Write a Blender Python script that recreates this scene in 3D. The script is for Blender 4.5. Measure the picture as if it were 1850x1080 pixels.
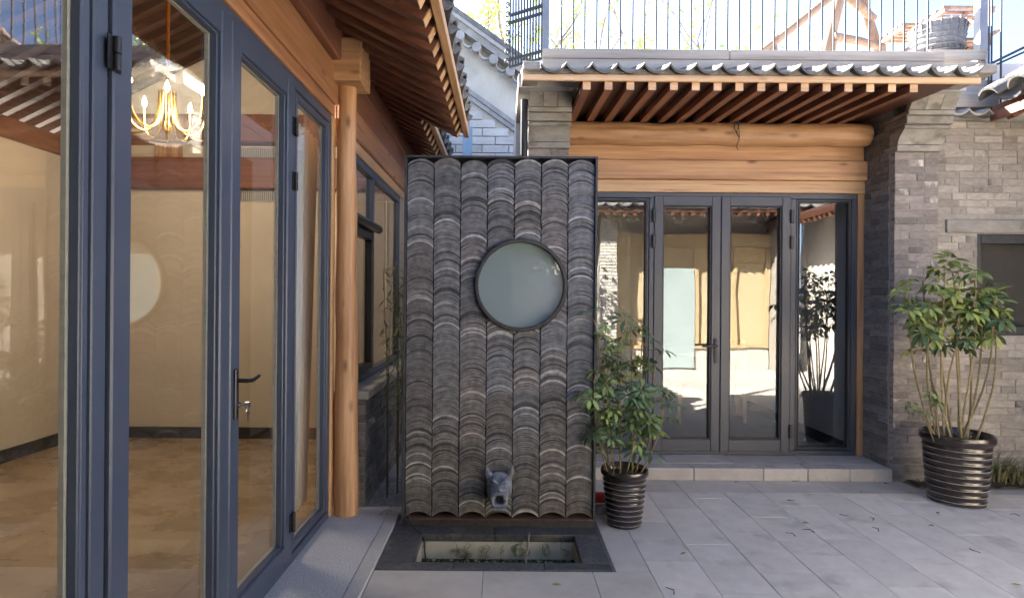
import bpy, bmesh, math, random
from mathutils import Vector, Matrix, noise
random.seed(7)
R = math.radians
scene = bpy.context.scene
for o in list(bpy.data.objects): bpy.data.objects.remove(o)
COL = scene.collection

# ------------------------------------------------------------------ camera
F = 1055.0; VX = 910.0; VY = 538.0; CH = 1.5
cd = bpy.data.cameras.new('camera'); cam = bpy.data.objects.new('camera', cd); COL.objects.link(cam)
cd.sensor_width = 36; cd.lens = 36 * F / 1850
cd.shift_x = (925 - VX) / 1850; cd.shift_y = -(540 - VY) / 1850
cd.clip_start = 0.02; cd.clip_end = 600
cam.location = (0, 0, CH); cam.rotation_euler = (R(90), R(-0.45), 0)
scene.camera = cam
# ------------------------------------------------------------------ sky, sun, exposure
SUN_EL, SUN_AZ = 37, -48
w = bpy.data.worlds.new('World'); scene.world = w; w.use_nodes = True
wn = w.node_tree.nodes; wl = w.node_tree.links
sky = wn.new('ShaderNodeTexSky'); sky.sky_type = 'NISHITA'; sky.sun_disc = False
sky.sun_elevation = R(SUN_EL); sky.sun_rotation = R(SUN_AZ); sky.dust_density = 1.2; sky.air_density = 0.5
wl.new(sky.outputs[0], wn['Background'].inputs[0]); wn['Background'].inputs[1].default_value = 0.07
sd = bpy.data.lights.new('sun', 'SUN'); sd.energy = 5.0; sd.angle = R(0.5); sd.color = (1, .93, .82)
so = bpy.data.objects.new('sun', sd); COL.objects.link(so); so.location = (3, 20, 16)
dv = Vector((math.sin(R(SUN_AZ)) * math.cos(R(SUN_EL)), math.cos(R(SUN_AZ)) * math.cos(R(SUN_EL)), math.sin(R(SUN_EL))))
so.rotation_euler = dv.to_track_quat('Z', 'Y').to_euler()
scene.view_settings.view_transform = 'Standard'; scene.view_settings.look = 'None'
scene.view_settings.exposure = 3.78; scene.view_settings.gamma = 1
scene.view_settings.use_curve_mapping = False
scene.cycles.max_bounces = 10; scene.cycles.transparent_max_bounces = 16
scene.cycles.glossy_bounces = 4; scene.cycles.caustics_reflective = False; scene.cycles.caustics_refractive = False
scene.cycles.use_denoising = True
scene.cycles.sample_clamp_indirect = 6.0

# ------------------------------------------------------------------ materials
MATS = {}
def mat(name, c1, c2=None, scale=(6, 6, 6), rough=.6, bump=0., bscale=40, objvar=0., metal=0., detail=6, c3=None, spec=.5, spots=None, coat=0., contrast=(.3, .7), rvar=0.):
    """procedural surface: two or three tones mixed by noise, per-object tone shift, fine relief"""
    m = bpy.data.materials.new(name); m.use_nodes = True; MATS[name] = m
    nt = m.node_tree; n = nt.nodes; l = nt.links
    b = n['Principled BSDF']; b.inputs['Metallic'].default_value = metal
    b.inputs['Roughness'].default_value = rough; b.inputs['Specular IOR Level'].default_value = spec
    b.inputs['Coat Weight'].default_value = coat
    tc = n.new('ShaderNodeTexCoord'); oi = n.new('ShaderNodeObjectInfo')
    mul = n.new('ShaderNodeVectorMath'); mul.operation = 'SCALE'; l.new(oi.outputs['Random'], mul.inputs['Scale']); mul.inputs[0].default_value = (37, 53, 71)
    add = n.new('ShaderNodeVectorMath'); l.new(tc.outputs['Object'], add.inputs[0]); l.new(mul.outputs[0], add.inputs[1])
    mp = n.new('ShaderNodeVectorMath'); mp.operation = 'MULTIPLY'; l.new(add.outputs[0], mp.inputs[0]); mp.inputs[1].default_value = scale
    no = n.new('ShaderNodeTexNoise'); no.inputs['Scale'].default_value = 1; no.inputs['Detail'].default_value = detail; no.inputs['Roughness'].default_value = .62
    l.new(mp.outputs[0], no.inputs['Vector'])
    rp = n.new('ShaderNodeValToRGB'); l.new(no.outputs['Fac'], rp.inputs[0])
    c2 = c2 or c1
    e = rp.color_ramp.elements; e[0].position = contrast[0]; e[1].position = contrast[1]; e[0].color = (*c1, 1); e[1].color = (*c2, 1)
    if c3: x = e.new((contrast[0] + contrast[1]) / 2); x.color = (*c3, 1)
    col = rp.outputs[0]
    if spots:                       # (colour, scale, threshold, softness)
        sc_, th, sf = spots[1], spots[2], spots[3]
        n2 = n.new('ShaderNodeTexNoise'); n2.inputs['Scale'].default_value = sc_; n2.inputs['Detail'].default_value = 5; l.new(add.outputs[0], n2.inputs['Vector'])
        mr = n.new('ShaderNodeMapRange'); l.new(n2.outputs['Fac'], mr.inputs[0]); mr.inputs[1].default_value = th; mr.inputs[2].default_value = th + sf
        mx = n.new('ShaderNodeMix'); mx.data_type = 'RGBA'; l.new(mr.outputs[0], mx.inputs[0]); l.new(col, mx.inputs[6]); mx.inputs[7].default_value = (*spots[0], 1)
        col = mx.outputs[2]
    if objvar:
        mr = n.new('ShaderNodeMapRange'); l.new(oi.outputs['Random'], mr.inputs[0]); mr.inputs[3].default_value = 1 - objvar; mr.inputs[4].default_value = 1 + objvar
        hs = n.new('ShaderNodeHueSaturation'); l.new(col, hs.inputs['Color']); l.new(mr.outputs[0], hs.inputs['Value']); col = hs.outputs[0]
    l.new(col, b.inputs['Base Color'])
    if rvar:
        mr = n.new('ShaderNodeMapRange'); l.new(no.outputs['Fac'], mr.inputs[0]); mr.inputs[1].default_value = .3; mr.inputs[2].default_value = .7
        mr.inputs[3].default_value = max(.02, rough - rvar); mr.inputs[4].default_value = rough + rvar; l.new(mr.outputs[0], b.inputs['Roughness'])
    if bump:
        n3 = n.new('ShaderNodeTexNoise'); n3.inputs['Scale'].default_value = bscale; n3.inputs['Detail'].default_value = 4; l.new(add.outputs[0], n3.inputs['Vector'])
        sm = n.new('ShaderNodeMath'); l.new(n3.outputs['Fac'], sm.inputs[0]); l.new(no.outputs['Fac'], sm.inputs[1])
        bp = n.new('ShaderNodeBump'); bp.inputs['Strength'].default_value = bump; bp.inputs['Distance'].default_value = .01
        l.new(sm.outputs[0], bp.inputs['Height']); l.new(bp.outputs[0], b.inputs['Normal'])
    return m

def wood(name, c1, c2, axis, rough=.5, bump=.12, objvar=.12, knots=True, f=28):
    """planed timber with the grain running along one axis and scattered knots"""
    s = [f, f, f]; s[axis] = 1.1
    m = mat(name, c1, c2, tuple(s), rough, bump, 60, objvar, contrast=(.33, .67), detail=8, rvar=.08)
    if knots:
        # drying checks: thin dark splits running with the grain
        nt = m.node_tree; n = nt.nodes; l = nt.links; b = n['Principled BSDF']
        src = b.inputs['Base Color'].links[0].from_socket
        tc = n.new('ShaderNodeTexCoord'); mp = n.new('ShaderNodeVectorMath'); mp.operation = 'MULTIPLY'
        ks = [46, 46, 46]; ks[axis] = 1.5; mp.inputs[1].default_value = ks; l.new(tc.outputs['Object'], mp.inputs[0])
        nz = n.new('ShaderNodeTexNoise'); nz.inputs['Scale'].default_value = 1; nz.inputs['Detail'].default_value = 2; l.new(mp.outputs[0], nz.inputs['Vector'])
        mr = n.new('ShaderNodeMapRange'); l.new(nz.outputs['Fac'], mr.inputs[0]); mr.inputs[1].default_value = .66; mr.inputs[2].default_value = .74; mr.inputs[3].default_value = 0; mr.inputs[4].default_value = .7
        mx = n.new('ShaderNodeMix'); mx.data_type = 'RGBA'; l.new(mr.outputs[0], mx.inputs[0]); l.new(src, mx.inputs[6]); mx.inputs[7].default_value = (c1[0] * .35, c1[1] * .3, c1[2] * .3, 1)
        l.new(mx.outputs[2], b.inputs['Base Color'])
        nt = m.node_tree; n = nt.nodes; l = nt.links; b = n['Principled BSDF']
        src = b.inputs['Base Color'].links[0].from_socket
        tc = n.new('ShaderNodeTexCoord'); mp = n.new('ShaderNodeVectorMath'); mp.operation = 'MULTIPLY'
        ks = [7, 7, 7]; ks[axis] = 2.6; mp.inputs[1].default_value = ks; l.new(tc.outputs['Object'], mp.inputs[0])
        vo = n.new('ShaderNodeTexVoronoi'); vo.inputs['Scale'].default_value = 1; l.new(mp.outputs[0], vo.inputs['Vector'])
        mr = n.new('ShaderNodeMapRange'); l.new(vo.outputs['Distance'], mr.inputs[0]); mr.inputs[1].default_value = .06; mr.inputs[2].default_value = .16; mr.inputs[3].default_value = .75; mr.inputs[4].default_value = 0
        mx = n.new('ShaderNodeMix'); mx.data_type = 'RGBA'; l.new(mr.outputs[0], mx.inputs[0]); l.new(src, mx.inputs[6]); mx.inputs[7].default_value = (c1[0] * .3, c1[1] * .22, c1[2] * .2, 1)
        l.new(mx.outputs[2], b.inputs['Base Color'])
    return m

H1, H2 = (.34, .168, .078), (.62, .37, .195)          # honey coloured pine
wx = wood('pine_x', H1, H2, 0); wy = wood('pine_y', (.25, .110, .052), (.46, .235, .12), 1); wz = wood('pine_z', H1, H2, 2)
wpx = wood('pale_pine_x', (.50, .30, .15), (.72, .47, .26), 0); wpy = wood('pale_pine_y', (.48, .27, .13), (.68, .42, .22), 1); wpz = wood('pale_pine_z', (.48, .27, .13), (.7, .43, .22), 2)
wbx = wood('brown_x', (.12, .046, .028), (.22, .088, .052), 0, knots=False, objvar=.25); wby = wood('brown_y', (.15, .060, .035), (.27, .112, .066), 1, knots=False, objvar=.2)
deckx = wood('deck_x', (.06, .024, .014), (.11, .045, .025), 0, knots=False); decky = wood('deck_y', (.06, .024, .014), (.11, .045, .025), 1, knots=False)
wgx = wood('weathered_x', (.30, .255, .21), (.50, .44, .37), 0, rough=.8, knots=False, f=22, objvar=.1)
wsz = wood('stick', (.20, .125, .085), (.34, .235, .17), 2, rough=.8, knots=False)
blue = mat('frame_blue_grey', (.050, .066, .105), (.060, .078, .120), (3, 3, 3), .38, .04, 300, spec=.5)
grey = mat('frame_slate_grey', (.060, .064, .078), (.074, .076, .090), (3, 3, 3), .42, .04, 300)
black = mat('black_metal', (.012, .012, .013), (.02, .02, .022), (9, 9, 9), .4, .05, 90)
alu = mat('spacer_bar', (.42, .40, .36), (.55, .52, .46), (3, 3, 40), .4)
steel = mat('steel', (.55, .53, .5), (.65, .63, .6), (30, 30, 30), .25, metal=1)
gold = mat('brass', (.62, .38, .08), (.78, .52, .14), (9, 9, 9), .25, metal=1)
ironm = mat('dark_iron', (.03, .03, .033), (.055, .055, .06), (20, 20, 20), .6)
postm = mat('painted_post', (.14, .16, .19), (.22, .24, .28), (4, 4, 4), .55)
mortar = mat('mortar', (.26, .24, .215), (.38, .355, .32), (20, 20, 20), .95, .4, 120)
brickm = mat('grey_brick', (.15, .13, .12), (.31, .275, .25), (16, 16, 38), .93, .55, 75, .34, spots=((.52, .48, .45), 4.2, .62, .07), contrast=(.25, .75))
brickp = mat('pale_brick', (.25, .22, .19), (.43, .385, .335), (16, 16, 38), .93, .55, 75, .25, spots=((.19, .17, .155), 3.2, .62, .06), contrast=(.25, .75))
brickd = mat('shaded_brick', (.13, .125, .12), (.24, .23, .22), (16, 16, 30), .93, .5, 75, .3, spots=((.42, .40, .38), 4.2, .67, .06))  # darker copy of the grey brick, shade of side faces put into colour
brickw = mat('light_brick', (.42, .40, .37), (.54, .52, .48), (9, 9, 20), .93, .35, 75, .16)
stonem = mat('carved_stone', (.22, .205, .185), (.36, .335, .30), (7, 7, 18), .9, .35, 60, .12, spots=((.13, .125, .10), 6, .58, .15))
slabm = mat('step_stone', (.38, .345, .315), (.52, .48, .44), (5, 5, 5), .85, .25, 120, .1, spots=((.24, .225, .21), 5, .60, .16))
paverm = mat('paver_stone', (.56, .52, .46), (.68, .64, .575), (9, 9, 9), .75, .25, 160, .07, spots=((.44, .41, .37), 5.0, .56, .18), rvar=.15)
paverd = mat('border_paver', (.42, .39, .345), (.52, .485, .435), (6, 6, 6), .82, .2, 160, .08)
granw = mat('pale_granite', (.36, .36, .37), (.60, .60, .61), (110, 110, 110), .85, .4, 200, contrast=(.35, .65), detail=3, spots=((.42, .42, .43), 5, .55, .2))
grans = mat('smooth_granite', (.40, .39, .38), (.50, .49, .47), (60, 60, 60), .8, .2, 200)
grand = mat('dark_granite', (.035, .036, .038), (.10, .10, .102), (45, 45, 45), .6, .25, 200, .2, spots=((.14, .125, .10), 7, .58, .12))
basinm = mat('stained_lining', (.44, .41, .33), (.60, .56, .47), (7, 7, 3), .9, .3, 60, spots=((.09, .075, .045), 7, .56, .12))
jointm = mat('joint_bed', (.17, .165, .15), (.27, .26, .24), (25, 25, 25), .95, .4, 100)
groundm = mat('courtyard_ground', (.42, .40, .38), (.50, .48, .455), (2, 2, 2), .85, .25, 60)
rubble = mat('rubble', (.25, .24, .23), (.5, .48, .46), (25, 25, 25), .95, .9, 40)
soilm = mat('soil', (.035, .026, .018), (.085, .065, .045), (30, 30, 30), 1., .9, 60)
rtile = mat('roof_tile', (.09, .087, .083), (.18, .174, .165), (8, 8, 8), .9, .35, 70, .3, spots=((.26, .255, .245), 7, .6, .15))
rtilel = mat('pale_roof_tile', (.24, .235, .225), (.38, .37, .355), (8, 8, 8), .9, .35, 70, .2)
plast = mat('beige_plaster', (.54, .455, .35), (.62, .525, .41), (1.5, 1.5, 1.5), .9, .1, 40)
plastw = mat('pale_plaster', (.43, .40, .34), (.58, .545, .47), (2.5, 2.5, 1.4), .95, .25, 40, spots=((.36, .34, .30), 3, .55, .2))
plastg = mat('grey_plaster', (.42, .415, .40), (.50, .49, .475), (1.5, 1.5, 1.5), .9, .1, 40)
floorm = mat('brown_floor', (.25, .175, .105), (.44, .335, .22), (2.2, 3.2, 2.2), .28, .05, 20, detail=8, rvar=.1, c3=(.34, .245, .15))
floorg = mat('grey_floor', (.15, .148, .14), (.21, .205, .195), (2, 2, 2), .35)
basem = mat('skirting', (.022, .021, .02), (.05, .047, .045), (30, 30, 30), .5)
curtm = mat('curtain', (.76, .77, .78), (.82, .83, .84), (6, 6, 2), .9)
potm = mat('glazed_ceramic', (.013, .009, .007), (.035, .022, .017), (7, 7, 12), .22, .12, 30, coat=.6)
potl = mat('ridge_glaze', (.20, .175, .15), (.44, .41, .37), (14, 14, 30), .65, contrast=(.35, .6))
leafm = mat('leaf_green', (.11, .165, .05), (.22, .29, .09), (9, 9, 9), .55, .1, 60, .35, spec=.3)
leafy = mat('leaf_yellow_green', (.15, .20, .045), (.30, .34, .09), (9, 9, 9), .55, .1, 60, .3, spec=.3)
leafb = mat('leaf_blue_green', (.07, .125, .055), (.14, .21, .095), (9, 9, 9), .5, .1, 60, .35, spec=.3)
spring = mat('spring_leaf', (.26, .36, .06), (.42, .52, .12), (3, 3, 3), .6, objvar=.2)
stemm = mat('stem', (.16, .13, .06), (.30, .235, .12), (20, 20, 40), .75, .3, 60, .25)
barkm = mat('bark', (.10, .08, .065), (.20, .165, .135), (20, 20, 8), .95, .5, 30)
redm = mat('red_plastic', (.40, .02, .015), (.5, .04, .03), (9, 9, 9), .4)
bluep = mat('blue_paint', (.22, .32, .40), (.32, .42, .50), (12, 3, 3), .7)
whitep = mat('white_paint', (.72, .70, .66), (.8, .78, .74), (3, 3, 3), .7)
blindm = mat('straw_blind', (.38, .30, .18), (.50, .41, .26), (3, 3, 90), .8)
brassp = mat('yellow_pine', (.36, .26, .14), (.50, .38, .22), (4, 4, 20), .7)  # yellow timber tone of the opposite house
paledoor = mat('pale_door', (.27, .34, .35), (.36, .43, .43), (2, 2, 2), .5)
paper = mat('paper', (.55, .54, .5), (.06, .06, .06), (22, 22, 22), .9, contrast=(.46, .56))
wick = mat('wicker', (.13, .135, .15), (.22, .225, .245), (30, 30, 8), .9, .6, 40)
beast = mat('blue_grey_glaze', (.08, .09, .115), (.25, .27, .32), (28, 28, 28), .7, .6, 60, spots=((.13, .115, .09), 12, .55, .12))

def glass(name, ior=1.75, tint=(.93, .96, .95), film=0., filmc=(.6, .72, .78)):
    m = bpy.data.materials.new(name); m.use_nodes = True; n = m.node_tree.nodes; l = m.node_tree.links
    n.remove(n['Principled BSDF'])
    tr = n.new('ShaderNodeBsdfTransparent'); tr.inputs[0].default_value = (*tint, 1)
    gl = n.new('ShaderNodeBsdfGlossy'); gl.inputs['Roughness'].default_value = .004
    f0 = ((ior - 1) / (ior + 1)) ** 2            # Schlick reflectance, the same from both sides of the sheet
    lwt = n.new('ShaderNodeLayerWeight'); lwt.inputs['Blend'].default_value = .5
    pw = n.new('ShaderNodeMath'); pw.operation = 'POWER'; l.new(lwt.outputs['Facing'], pw.inputs[0]); pw.inputs[1].default_value = 5
    fr = n.new('ShaderNodeMath'); fr.operation = 'MULTIPLY_ADD'; l.new(pw.outputs[0], fr.inputs[0]); fr.inputs[1].default_value = 1 - f0; fr.inputs[2].default_value = f0
    tc = n.new('ShaderNodeTexCoord'); nz = n.new('ShaderNodeTexNoise'); nz.inputs['Scale'].default_value = 2.2; nz.inputs['Detail'].default_value = 1
    l.new(tc.outputs['Object'], nz.inputs['Vector'])
    bp = n.new('ShaderNodeBump'); bp.inputs['Strength'].default_value = .05; bp.inputs['Distance'].default_value = .02; l.new(nz.outputs['Fac'], bp.inputs['Height']); l.new(bp.outputs[0], gl.inputs['Normal'])
    mx = n.new('ShaderNodeMixShader'); l.new(fr.outputs[0], mx.inputs[0]); l.new(gl.outputs[0], mx.inputs[2])
    base = tr.outputs[0]
    if film:
        df = n.new('ShaderNodeBsdfDiffuse'); df.inputs[0].default_value = (*filmc, 1)
        m2 = n.new('ShaderNodeMixShader'); m2.inputs[0].default_value = film; l.new(tr.outputs[0], m2.inputs[1]); l.new(df.outputs[0], m2.inputs[2]); base = m2.outputs[0]
    l.new(base, mx.inputs[1]); l.new(mx.outputs[0], n['Material Output'].inputs[0])
    return m
gl_l = glass('wing_glass', 1.85, (.95, .965, .96)); gl_b = glass('door_glass', 2.0, (.97, .98, .975)); gl_r = glass('round_glass', 2.6, (.55, .68, .72), .62, (.34, .42, .44))
gl_w = glass('window_glass', 1.7, (.82, .81, .79))
bulbm = bpy.data.materials.new('lit_bulb'); bulbm.use_nodes = True
bulbm.node_tree.nodes['Principled BSDF'].inputs['Emission Color'].default_value = (1, .72, .36, 1); bulbm.node_tree.nodes['Principled BSDF'].inputs['Emission Strength'].default_value = 3.0
waterm = mat('dark_water', (.010, .012, .008), (.03, .033, .018), (9, 9, 9), .12, .05, 20, spots=((.035, .055, .015), 6, .5, .15))

# tile tint material reads a colour attribute (each tile its own clay colour)
def attrmat(name, attr, rough=.9):
    m = bpy.data.materials.new(name); m.use_nodes = True; n = m.node_tree.nodes; l = m.node_tree.links; b = n['Principled BSDF']
    at = n.new('ShaderNodeAttribute'); at.attribute_name = attr
    tc = n.new('ShaderNodeTexCoord'); nz = n.new('ShaderNodeTexNoise'); nz.inputs['Scale'].default_value = 26; nz.inputs['Detail'].default_value = 6; l.new(tc.outputs['Object'], nz.inputs['Vector'])
    mr = n.new('ShaderNodeMapRange'); l.new(nz.outputs['Fac'], mr.inputs[0]); mr.inputs[1].default_value = .3; mr.inputs[2].default_value = .7; mr.inputs[3].default_value = .65; mr.inputs[4].default_value = 1.35
    mx = n.new('ShaderNodeVectorMath'); mx.operation = 'SCALE'; l.new(at.outputs['Color'], mx.inputs[0]); l.new(mr.outputs[0], mx.inputs['Scale']); l.new(mx.outputs[0], b.inputs['Base Color'])
    b.inputs['Roughness'].default_value = rough
    bp = n.new('ShaderNodeBump'); bp.inputs['Strength'].default_value = .3; bp.inputs['Distance'].default_value = .005; l.new(nz.outputs['Fac'], bp.inputs['Height']); l.new(bp.outputs[0], b.inputs['Normal'])
    return m
tilem = attrmat('stacked_tile', 'tint')

# ------------------------------------------------------------------ object helpers
W = {}
def link(name, data, parent=None, M=None):
    o = bpy.data.objects.new(name, data); COL.objects.link(o)
    M = M or Matrix.Identity(4); W[o.name] = M
    if parent:
        o.parent = parent; o.matrix_parent_inverse = W[parent.name].inverted()
    o.matrix_basis = M
    return o
def thing(name, label, cat, loc=(0, 0, 0), group=None):
    o = link(name, None, None, Matrix.Translation(loc)); o.empty_display_size = .1
    return tag(o, label, cat, group)
def tag(o, label=None, cat=None, group=None, kind=None):
    if label: o['label'] = label
    if cat: o['category'] = cat
    if group: o['group'] = group
    if kind: o['kind'] = kind
    return o
def newmesh(name, v, f, m, smooth=False):
    me = bpy.data.meshes.new(name); me.from_pydata([tuple(p) for p in v], [], f); me.update()
    if m: me.materials.append(m)
    if smooth:
        for p in me.polygons: p.use_smooth = True
    return me
class B:
    """collects boxes, prisms, tubes and lathes into one mesh"""
    def __init__(s): s.v = []; s.f = []
    def addm(s, v, f):
        k = len(s.v); s.v += [Vector(p) for p in v]; s.f += [tuple(i + k for i in q) for q in f]; return s
    def box(s, x0, x1, y0, y1, z0, z1, bev=0.):
        if bev:
            bm = bmesh.new(); bmesh.ops.create_cube(bm, size=1)
            for p in bm.verts: p.co = Vector(((x0 + x1) / 2 + p.co.x * (x1 - x0), (y0 + y1) / 2 + p.co.y * (y1 - y0), (z0 + z1) / 2 + p.co.z * (z1 - z0)))
            bmesh.ops.bevel(bm, geom=bm.edges[:], offset=bev, segments=1, affect='EDGES')
            bm.verts.ensure_lookup_table(); s.addm([p.co.copy() for p in bm.verts], [[q.index for q in fc.verts] for fc in bm.faces]); bm.free(); return s
        v = [(x, y, z) for x in (x0, x1) for y in (y0, y1) for z in (z0, z1)]
        return s.addm(v, [(0, 1, 3, 2), (4, 6, 7, 5), (0, 4, 5, 1), (2, 3, 7, 6), (0, 2, 6, 4), (1, 5, 7, 3)])
    def bar(s, a, b, w, h=None, up=(0, 0, 1)):
        a = Vector(a); b = Vector(b); d = (b - a).normalized(); h = h or w
        u = Vector(up); 
        if abs(d.dot(u)) > .95: u = Vector((1, 0, 0))
        r = d.cross(u).normalized(); u = r.cross(d).normalized()
        v = []
        for p in (a, b):
            for i, j in ((-1, -1), (1, -1), (1, 1), (-1, 1)): v.append(p + r * (i * w / 2) + u * (j * h / 2))
        return s.addm(v, [(3, 2, 1, 0), (4, 5, 6, 7), (0, 1, 5, 4), (1, 2, 6, 5), (2, 3, 7, 6), (3, 0, 4, 7)])
    def tube(s, pts, rad, n=8, cap=True):
        pts = [Vector(p) for p in pts]; rad = rad if isinstance(rad, (list, tuple)) else [rad] * len(pts)
        v = []; f = []; u = None
        for i, p in enumerate(pts):
            d = (pts[min(i + 1, len(pts) - 1)] - pts[max(i - 1, 0)]).normalized()
            if u is None:
                u = Vector((0, 0, 1)) if abs(d.z) < .9 else Vector((1, 0, 0))
            r = d.cross(u); 
            if r.length < 1e-5: r = d.cross(Vector((0, 1, 0)))
            r.normalize(); u = r.cross(d).normalized()
            for k in range(n):
                a = 2 * math.pi * k / n; v.append(p + (r * math.cos(a) + u * math.sin(a)) * rad[i])
        for i in range(len(pts) - 1):
            for k in range(n): f.append((i * n + k, i * n + (k + 1) % n, (i + 1) * n + (k + 1) % n, (i + 1) * n + k))
        if cap:
            f.append(tuple(range(n))[::-1]); f.append(tuple(range((len(pts) - 1) * n, len(pts) * n)))
        return s.addm(v, f)
    def lathe(s, prof, n=40, c=(0, 0, 0)):
        v = []; f = []; c = Vector(c); m = len(prof)
        for k in range(n):
            a = 2 * math.pi * k / n
            for r, z in prof: v.append(c + Vector((r * math.cos(a), r * math.sin(a), z)))
        for k in range(n):
            for i in range(m - 1): f.append((k * m + i, ((k + 1) % n) * m + i, ((k + 1) % n) * m + i + 1, k * m + i + 1))
        return s.addm(v, f)
    def prism(s, poly, axis, a0, a1):
        """poly: 2-D outline swept along an axis (0 x: poly is y,z; 1 y: poly is x,z)"""
        n = len(poly); v = []
        for a in (a0, a1):
            for p, q in poly: v.append((a, p, q) if axis == 0 else (p, a, q) if axis == 1 else (p, q, a))
        return s.addm(v, [tuple(range(n)), tuple(range(2 * n - 1, n - 1, -1))] + [(i, n + i, n + (i + 1) % n, (i + 1) % n) for i in range(n)])
    def build(s, name, m, parent=None, smooth=False, M=None):
        me = newmesh(name, s.v, s.f, m, smooth)
        bm = bmesh.new(); bm.from_mesh(me); bmesh.ops.recalc_face_normals(bm, faces=bm.faces[:]); bm.to_mesh(me); bm.free()
        if smooth and hasattr(me, 'set_sharp_from_angle'): me.set_sharp_from_angle(angle=R(40))
        return link(name, me, parent, M)
def box(name, m, parent, x0, x1, y0, y1, z0, z1, bev=0.): return B().box(x0, x1, y0, y1, z0, z1, bev).build(name, m, parent)
def share(name, me, parent, loc, rot=(0, 0, 0), scl=(1, 1, 1)):
    M = Matrix.Translation(loc) @ (Matrix.Rotation(rot[2], 4, 'Z') @ Matrix.Rotation(rot[1], 4, 'Y') @ Matrix.Rotation(rot[0], 4, 'X')) @ Matrix.Diagonal((*scl, 1))
    return link(name, me, parent, M)

# unit brick (length x, depth y, height z), bevelled
def unit_brick(m):
    bm = bmesh.new(); bmesh.ops.create_cube(bm, size=1)
    for p in bm.verts: p.co = Vector((p.co.x * .235, p.co.y * .05, p.co.z * .0555))
    bmesh.ops.bevel(bm, geom=bm.edges[:], offset=.003, segments=1, affect='EDGES')
    me = bpy.data.meshes.new('brick'); bm.to_mesh(me); bm.free(); me.materials.append(m); return me
def bricks(parent, m, a0, a1, z0, z1, face, axis=0, course=.0605, L=.245, holes=(), seed=1, jit=.003):
    """lay bricks on a vertical face; axis 0 runs along X with the face at y=face, axis 1 along Y with the face at x=face"""
    rnd = random.Random(seed); me = unit_brick(m); rows = int(round((z1 - z0) / course)); n = 0
    for r in range(rows):
        zc = z0 + (r + .5) * course; a = a0 - (0 if r % 2 == 0 else L * rnd.choice((.5, .5, .25))); 
        while a < a1 - .01:
            ln = L if rnd.random() < .72 else L * .5
            b0 = max(a, a0); b1 = min(a + ln, a1); a += ln
            if b1 - b0 < .03: continue
            segs = [(b0, b1)]
            for h0, h1, hz0, hz1 in holes:
                if hz0 - course * .4 < zc < hz1 + course * .4:
                    out = []
                    for s0, s1 in segs:
                        if s1 <= h0 or s0 >= h1: out.append((s0, s1)); continue
                        if s0 < h0: out.append((s0, h0))
                        if s1 > h1: out.append((h1, s1))
                    segs = out
            for s0, s1 in segs:
                if s1 - s0 < .025: continue
                c = (s0 + s1) / 2; sx = (s1 - s0 - .006) / .235; d = rnd.uniform(-jit, jit)
                if axis == 0: share('brick', me, parent, (c, face + .022 + d, zc), (0, rnd.uniform(-.006, .006), 0), (sx, 1, 1))
                else: share('brick', me, parent, (face - .022 * (1 if jit > 0 else -1) + d, c, zc), (rnd.uniform(-.006, .006), 0, R(90)), (sx, 1, 1))
                n += 1
    return n
def arc(wd, sag, n, up=1):
    """points of a shallow arc of chord wd and rise sag"""
    r = (wd * wd / 4 + sag * sag) / (2 * sag); a = math.asin(min(1, wd / 2 / r)); out = []
    for i in range(n + 1):
        t = -a + 2 * a * i / n; out.append((r * math.sin(t), up * (r * math.cos(t) - (r - sag))))
    return out
def pan_tile(name, wd, ln, sag, t, m, up=-1, n=10):
    """curved clay roof tile, length along local y, front end at y=0"""
    p = arc(wd, sag, n, up); v = []; f = []
    for y in (0, ln):
        for dx in (0, t):
            for x, z in p: v.append((x * (1 if y == 0 else .9), y, z + dx))
    k = n + 1
    for i in range(n):
        f += [(i, i + 1, k + i + 1, k + i), (2 * k + i, 3 * k + i, 3 * k + i + 1, 2 * k + i + 1), (i, 2 * k + i, 2 * k + i + 1, i + 1), (k + i, k + i + 1, 3 * k + i + 1, 3 * k + i)]
    f += [(0, k, 3 * k, 2 * k), (n, 2 * k + n, 3 * k + n, k + n)]
    return newmesh(name, v, f, m)

# =================================================================== GROUND
g = B(); zg = -.014
for x0, x1, y0, y1 in ((-60, 60, -60, 3.24), (-60, -.62, 3.24, 3.78), (.55, 60, 3.24, 3.78), (-60, 60, 3.78, 90)):
    g.addm([(x0, y0, zg), (x1, y0, zg), (x1, y1, zg), (x0, y1, zg)], [(0, 1, 2, 3)])
tag(g.build('ground', groundm), 'pale grey courtyard ground running under the paving', None, None, 'structure')
pv = box('paving', jointm, None, .62, 3.32, .9, 4.86, -.0135, -.008); tag(pv, 'grey stone slab paving of the courtyard', None, None, 'structure')
def paver(x0, x1, y0, y1, m, z=0.):
    g_ = .0012; dz = random.uniform(-.0012, .0012); bx = B().box(x0 + g_, x1 - g_, y0 + g_, y1 - g_, -.013, z + dz, .002); bx.build('paver', m, pv)
xs = [.82 + .3 * i for i in range(14)]
for i in range(13):
    y1 = 4.55 - (i * .37) % .6; y = 4.55
    cuts = [4.55, y1] if y1 < 4.5 else [4.55]
    while cuts[-1] > 1.0: cuts.append(cuts[-1] - .6)
    for a, b in zip(cuts[:-1], cuts[1:]): paver(xs[i], xs[i + 1], b, a, paverm)
yy = [3.21, 3.76, 4.36, 4.85]
for a, b in zip(yy[:-1], yy[1:]): paver(.63, .82, a, b, paverd)
for a, b in zip([2.61, 2.01, 1.41], [3.21, 2.61, 2.01]):
    for x0, x1 in ((-.70, -.10), (-.10, .50), (.50, .82)): paver(x0, x1, a, b, paverd if x0 < .4 or True else paverm)
x = .82
while x < 3.3: paver(x, min(x + .6, 3.32), 4.55, 4.85, paverd); x += .6
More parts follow.
